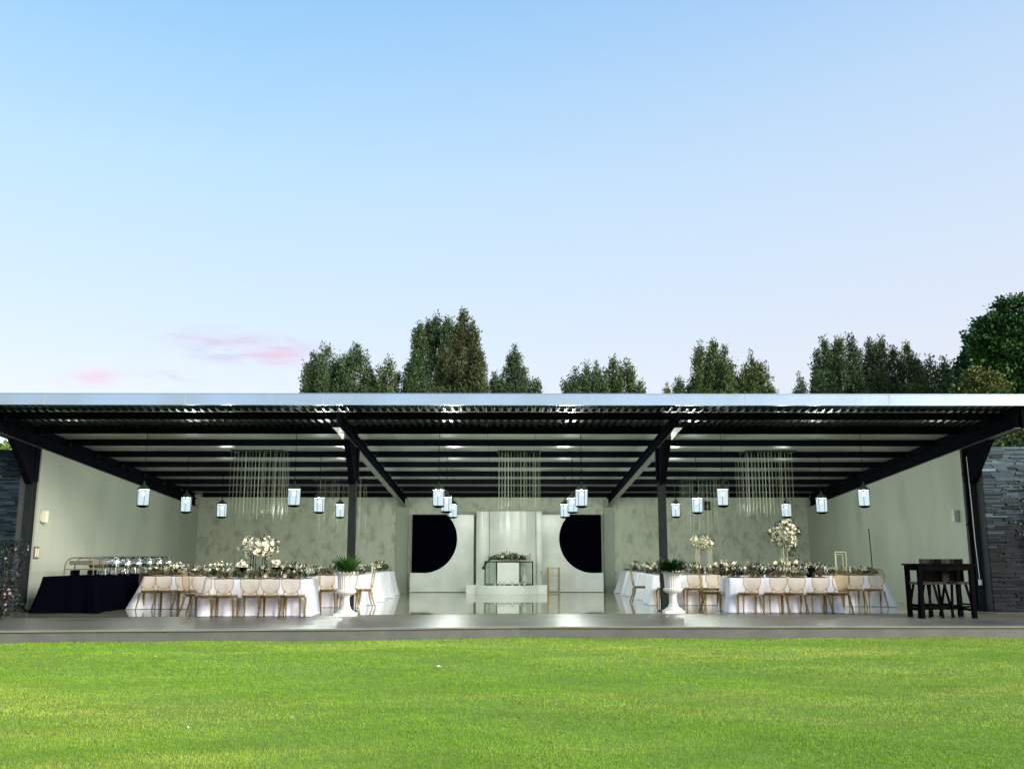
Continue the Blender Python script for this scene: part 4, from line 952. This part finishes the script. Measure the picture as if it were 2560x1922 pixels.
tree('evergreen_tree', X_(1562), YT, [(-.45, 0, 5, Z_(902), .6), (.3, .1, 5, Z_(900), .6), (.95, 0, 4, Z_(948), .42), (-.9, 0, 4, Z_(930), .4)], 'round-topped evergreen joined to a pointed neighbour, centre right', GT, G2, 10, leaf=.20, sparse=.15)
cyp(1676, 9, 964, 'tiny yellow-green treetop peeking over the roof', (.16, .18, .03), 11, 1, leaf=.15)
cyp(1706, 17, 940, 'small dark pointed treetop left of the big conical evergreen', G4, 12, 1, leaf=.16)
tree('evergreen_tree', X_(1798), YT, [(0, 0, 4, Z_(862), 1.05), (-.75, 0, 4, Z_(868), .55), (.65, .2, 4, Z_(872), .65), (-1.2, 0, 3.5, Z_(945), .5), (1.2, 0, 3.5, Z_(945), .5)], 'big dense conical evergreen over the right steel post', GT, G2, 13, leaf=.20, dens=1.2)
tree('evergreen_tree', X_(1900), YT, [(-.15, 0, 4, Z_(886), .6), (.35, 0, 4, Z_(900), .45), (.75, 0, 3.5, Z_(955), .5), (-.5, 0, 4, Z_(925), .4)], 'narrow evergreen with an olive skirt right of the big conical one', GT, G3, 14, leaf=.19, sparse=.12)
cyp(2016, 22, 940, 'small pointed evergreen left of the first flat-topped column', G1, 15, 2, leaf=.17)
tree('evergreen_tree', X_(2115), YT, [(-.7, 0, 4, Z_(852), .75), (.15, .1, 4, Z_(850), .85), (.8, 0, 4, Z_(850), .6), (-1.1, 0, 4, Z_(925), .5), (.9, 0, 3.5, Z_(940), .9)], 'broad flat-topped evergreen column, left of two at the right', GT, G1, 16, leaf=.21, sparse=.12, dens=1.2)
tree('evergreen_tree', X_(2220), YT, [(-.45, 0, 4, Z_(848), .65), (.25, .1, 4, Z_(850), .65), (.85, 0, 4, Z_(880), .55), (0, 0, 3.5, Z_(930), 1.1)], 'flat-topped evergreen column, right of two at the right', GT, (.052, .080, .032), 17, leaf=.21, sparse=.10, dens=1.2)
tree('evergreen_tree', X_(2300), YT, [(-.1, 0, 4, Z_(866), .5), (.35, 0, 4, Z_(890), .4), (-.2, 0, 3.5, Z_(930), .6)], 'slim evergreen right of the flat-topped columns', GT, G3, 18, leaf=.20, sparse=.1)
tree('evergreen_tree', X_(2372), YT, [(-.45, 0, 4, Z_(898), .5), (.3, 0, 4, Z_(900), .5), (.8, 0, 3.5, Z_(915), .55), (-.9, 0, 3.5, Z_(915), .5)], 'low olive evergreen beside the large leafy tree', GT, G3, 19, leaf=.20)
tree('broadleaf_tree', X_(2590, 46), 46, [(0, 0, 6, Z_(750, 46), 2.3), (-1.5, -.3, 6.5, Z_(800, 46), 1.3), (-1.9, 0, 5, Z_(865, 46), 1.35), (.8, -1, 3, Z_(860, 46), 2.4), (-1.0, -.8, 3, Z_(930, 46), 2.2), (-2.9, .3, 4, Z_(925, 46), .8)], 'large dark green leafy tree at the right edge', 'broadleaf trees at the right edge', (.035, .105, .022), 20, leaf=.30, broad=True, dens=1.9, trunk=.4)
tree('broadleaf_tree', X_(2470, 43), 43, [(0, 0, 3, Z_(925, 43), 1.0), (.6, 0, 3, Z_(935, 43), .9), (-.7, 0, 3, Z_(955, 43), .7)], 'lighter olive leafy bush-like tree in front of the large leafy tree', 'broadleaf trees at the right edge', (.10, .13, .035), 21, leaf=.24, broad=True, dens=2.0)
tree('broadleaf_tree', 15.0, 26.5, [(0, 0, 2.0, 5.1, 1.4), (1.6, .2, 2.0, 4.8, 1.4), (-1.3, .2, 2.2, 4.7, 1.1)], 'dark shrubby tree just behind the right slate wall', 'broadleaf trees at the right edge', (.045, .085, .02), 22, leaf=.16, broad=True, dens=2.2)
# hedge behind the left wall
rg = np.random.default_rng(9); n = 9000; P = np.stack([rg.uniform(-22, -11.75, n), rg.uniform(24.5, 26, n), 3.3+rg.random(n)**.6*1.02+.0], 1); P[:, 2] -= np.clip((P[:, 0]+14.5)*.10, 0, .35)
d = rg.normal(size=(n, 3))+np.array([0, -.4, .6]); d /= np.linalg.norm(d, axis=1)[:, None]; s = np.cross(d, rg.normal(size=(n, 3))); s /= np.linalg.norm(s, axis=1)[:, None]
V = np.empty((n, 4, 3)); V[:, 0] = P; V[:, 1] = P+d*.06+s*.035; V[:, 2] = P+d*.12; V[:, 3] = P+d*.06-s*.035
hd = thing('clipped_hedge', (0, 0, 0), 0, 'bright yellow-green clipped hedge top behind the left slate wall', 'hedge')
npmesh('foliage', V.reshape(-1, 3), 4, np.array([.17, .26, .02])*rg.uniform(.6, 1.4, (n, 1)), LEAF, hd)
MB().box((-16.9, 25.3, 1.9), (9.8, 1.1, 4.0)).build('inner_growth', mat('hedge_core', (.10, .16, .015), .9, 0, noise=(8, (.17, .25, .03))), hd)

def shrub(loc, w_, h_, seed, c0, bloom, label, n=900, nb=40, bc=(.70, .62, .58)):
    rg = np.random.default_rng(seed); t = thing('flowering_shrub', loc, 0, label, 'shrub', 'shrubs by the left slate wall')
    b = MB()
    for k in range(9):
        a = rg.uniform(0, 2*PI); r_ = w_*.35*rg.random(); b.tube([(0, 0, 0), (r_*.4*math.cos(a), r_*.4*math.sin(a), h_*.4), (r_*math.cos(a), r_*math.sin(a), h_*.9)], .012, 5, rs=[.018, .012, .004])
    b.build('stems', BARK, t)
    u = rg.random(n); a = rg.uniform(0, 2*PI, n); rr = w_/2*np.sqrt(rg.random(n))*(.7+.3*np.sin(u*9+a*2)); P = np.stack([rr*np.cos(a), rr*np.sin(a), .05+u*h_], 1)
    d = rg.normal(size=(n, 3))+np.array([0, -.3, .5]); d /= np.linalg.norm(d, axis=1)[:, None]; s = np.cross(d, rg.normal(size=(n, 3))); s /= np.linalg.norm(s, axis=1)[:, None]
    Ll = rg.uniform(.05, .10, n)[:, None]; V = np.empty((n, 4, 3)); V[:, 0] = P; V[:, 1] = P+d*Ll*.5+s*Ll*.25; V[:, 2] = P+d*Ll; V[:, 3] = P+d*Ll*.5-s*Ll*.25
    npmesh('foliage', V.reshape(-1, 3), 4, np.array(c0)*rg.uniform(.4, 1.8, (n, 1)), LEAF, t)
    V = []; C = []
    for i in range(nb):
        a_ = rg.uniform(0, 2*PI); r_ = w_/2*rg.uniform(.5, 1.05); c = np.array([r_*math.cos(a_), r_*math.sin(a_), h_*rg.uniform(*bloom)]); k = rg.uniform(.02, .035)
        for j in range(5):
            b1 = 2*PI*j/5; dd = np.array([math.cos(b1), rg.normal(0, .3), math.sin(b1)]); e = np.array([-math.sin(b1), 0, math.cos(b1)])
            V += [c, c+k*dd*.6+e*k*.4, c+k*dd*1.2, c+k*dd*.6-e*k*.4]; C.append(np.array(bc)*rg.uniform(.7, 1.1))
    npmesh('blooms', np.array(V), 4, np.array(C), PETAL, t)
shrub((-10.62, 20.35, .0), .85, 1.55, 1, (.016, .026, .020), (.55, 1.0), 'tall leggy shrub with pale blossoms in front of the left slate wall', 1400, 14, (.30, .36, .42))
shrub((-10.25, 19.3, .0), .62, .62, 2, (.014, .018, .015), (.3, 1.0), 'low dark shrub with cream pink blossoms at the foot of the left outer column', 900, 22, (.50, .38, .33))
shrub((-11.6, 20.4, .0), 1.1, 1.2, 3, (.014, .022, .016), (.3, 1.0), 'dark leafy shrub with pale blossoms at the very left edge', 1300, 18, (.36, .34, .33))
# climber on the right slate wall
rg = np.random.default_rng(12); n = 1500; u = rg.random(n); P = np.stack([12.28+.22*np.sin(u*9)*u+rg.normal(0, .10+.16*u, n)+.25*(1-u), 21.86-rg.random(n)*.06, .1+2.9*u], 1)
d = rg.normal(size=(n, 3))*np.array([1, .4, 1]); d /= np.linalg.norm(d, axis=1)[:, None]; s = np.cross(d, np.array([0, -1., .3])); V = np.empty((n, 4, 3)); V[:, 0] = P; V[:, 1] = P+d*.03+s*.02; V[:, 2] = P+d*.06; V[:, 3] = P+d*.03-s*.02
cl = thing('wall_climber', (0, 0, 0), 0, 'thin dark climbing plant at the right end of the right slate wall', 'climbing plant')
npmesh('foliage', V.reshape(-1, 3), 4, np.array([.045, .07, .035])*rg.uniform(.5, 1.6, (n, 1)), LEAF, cl)
MB().tube([(12.45, 21.88, 0), (12.3, 21.87, 1.0), (12.42, 21.87, 2.0), (12.25, 21.87, 3.1)], .014, 6).build('stem', BARK, cl)

# litter petals on the lawn
random.seed(4)
for k, (x, y, s, lab) in enumerate(((-.91, 12.8, 1.0, 'largest white scrap lying on the lawn near the centre'), (-5.1, 14.1, .5, 'tiny white scrap on the far left of the lawn near the terrace'), (-2.75, 8.4, .55, 'thin white scrap lying on the left foreground grass'), (-1.97, 8.9, .45, 'small white scrap right of the thin one on the foreground grass'))):
    b = MB(); n = 7; rim = [(.035*s*math.cos(2*PI*i/n)*random.uniform(.6, 1.2), .03*s*math.sin(2*PI*i/n), .006+.03*s*random.random()) for i in range(n)]
    b.add([(0, 0, .003)]+rim+[(0, 0, -.002)], [(0, 1+i, 1+(i+1) % n) for i in range(n)]+[(n+1, 1+(i+1) % n, 1+i) for i in range(n)])
    tag(b.build('paper_scrap', WAX, None, False, (x, y, float(lawn_h(x, y))+.022)), lab, 'litter', 'white scraps on the lawn')
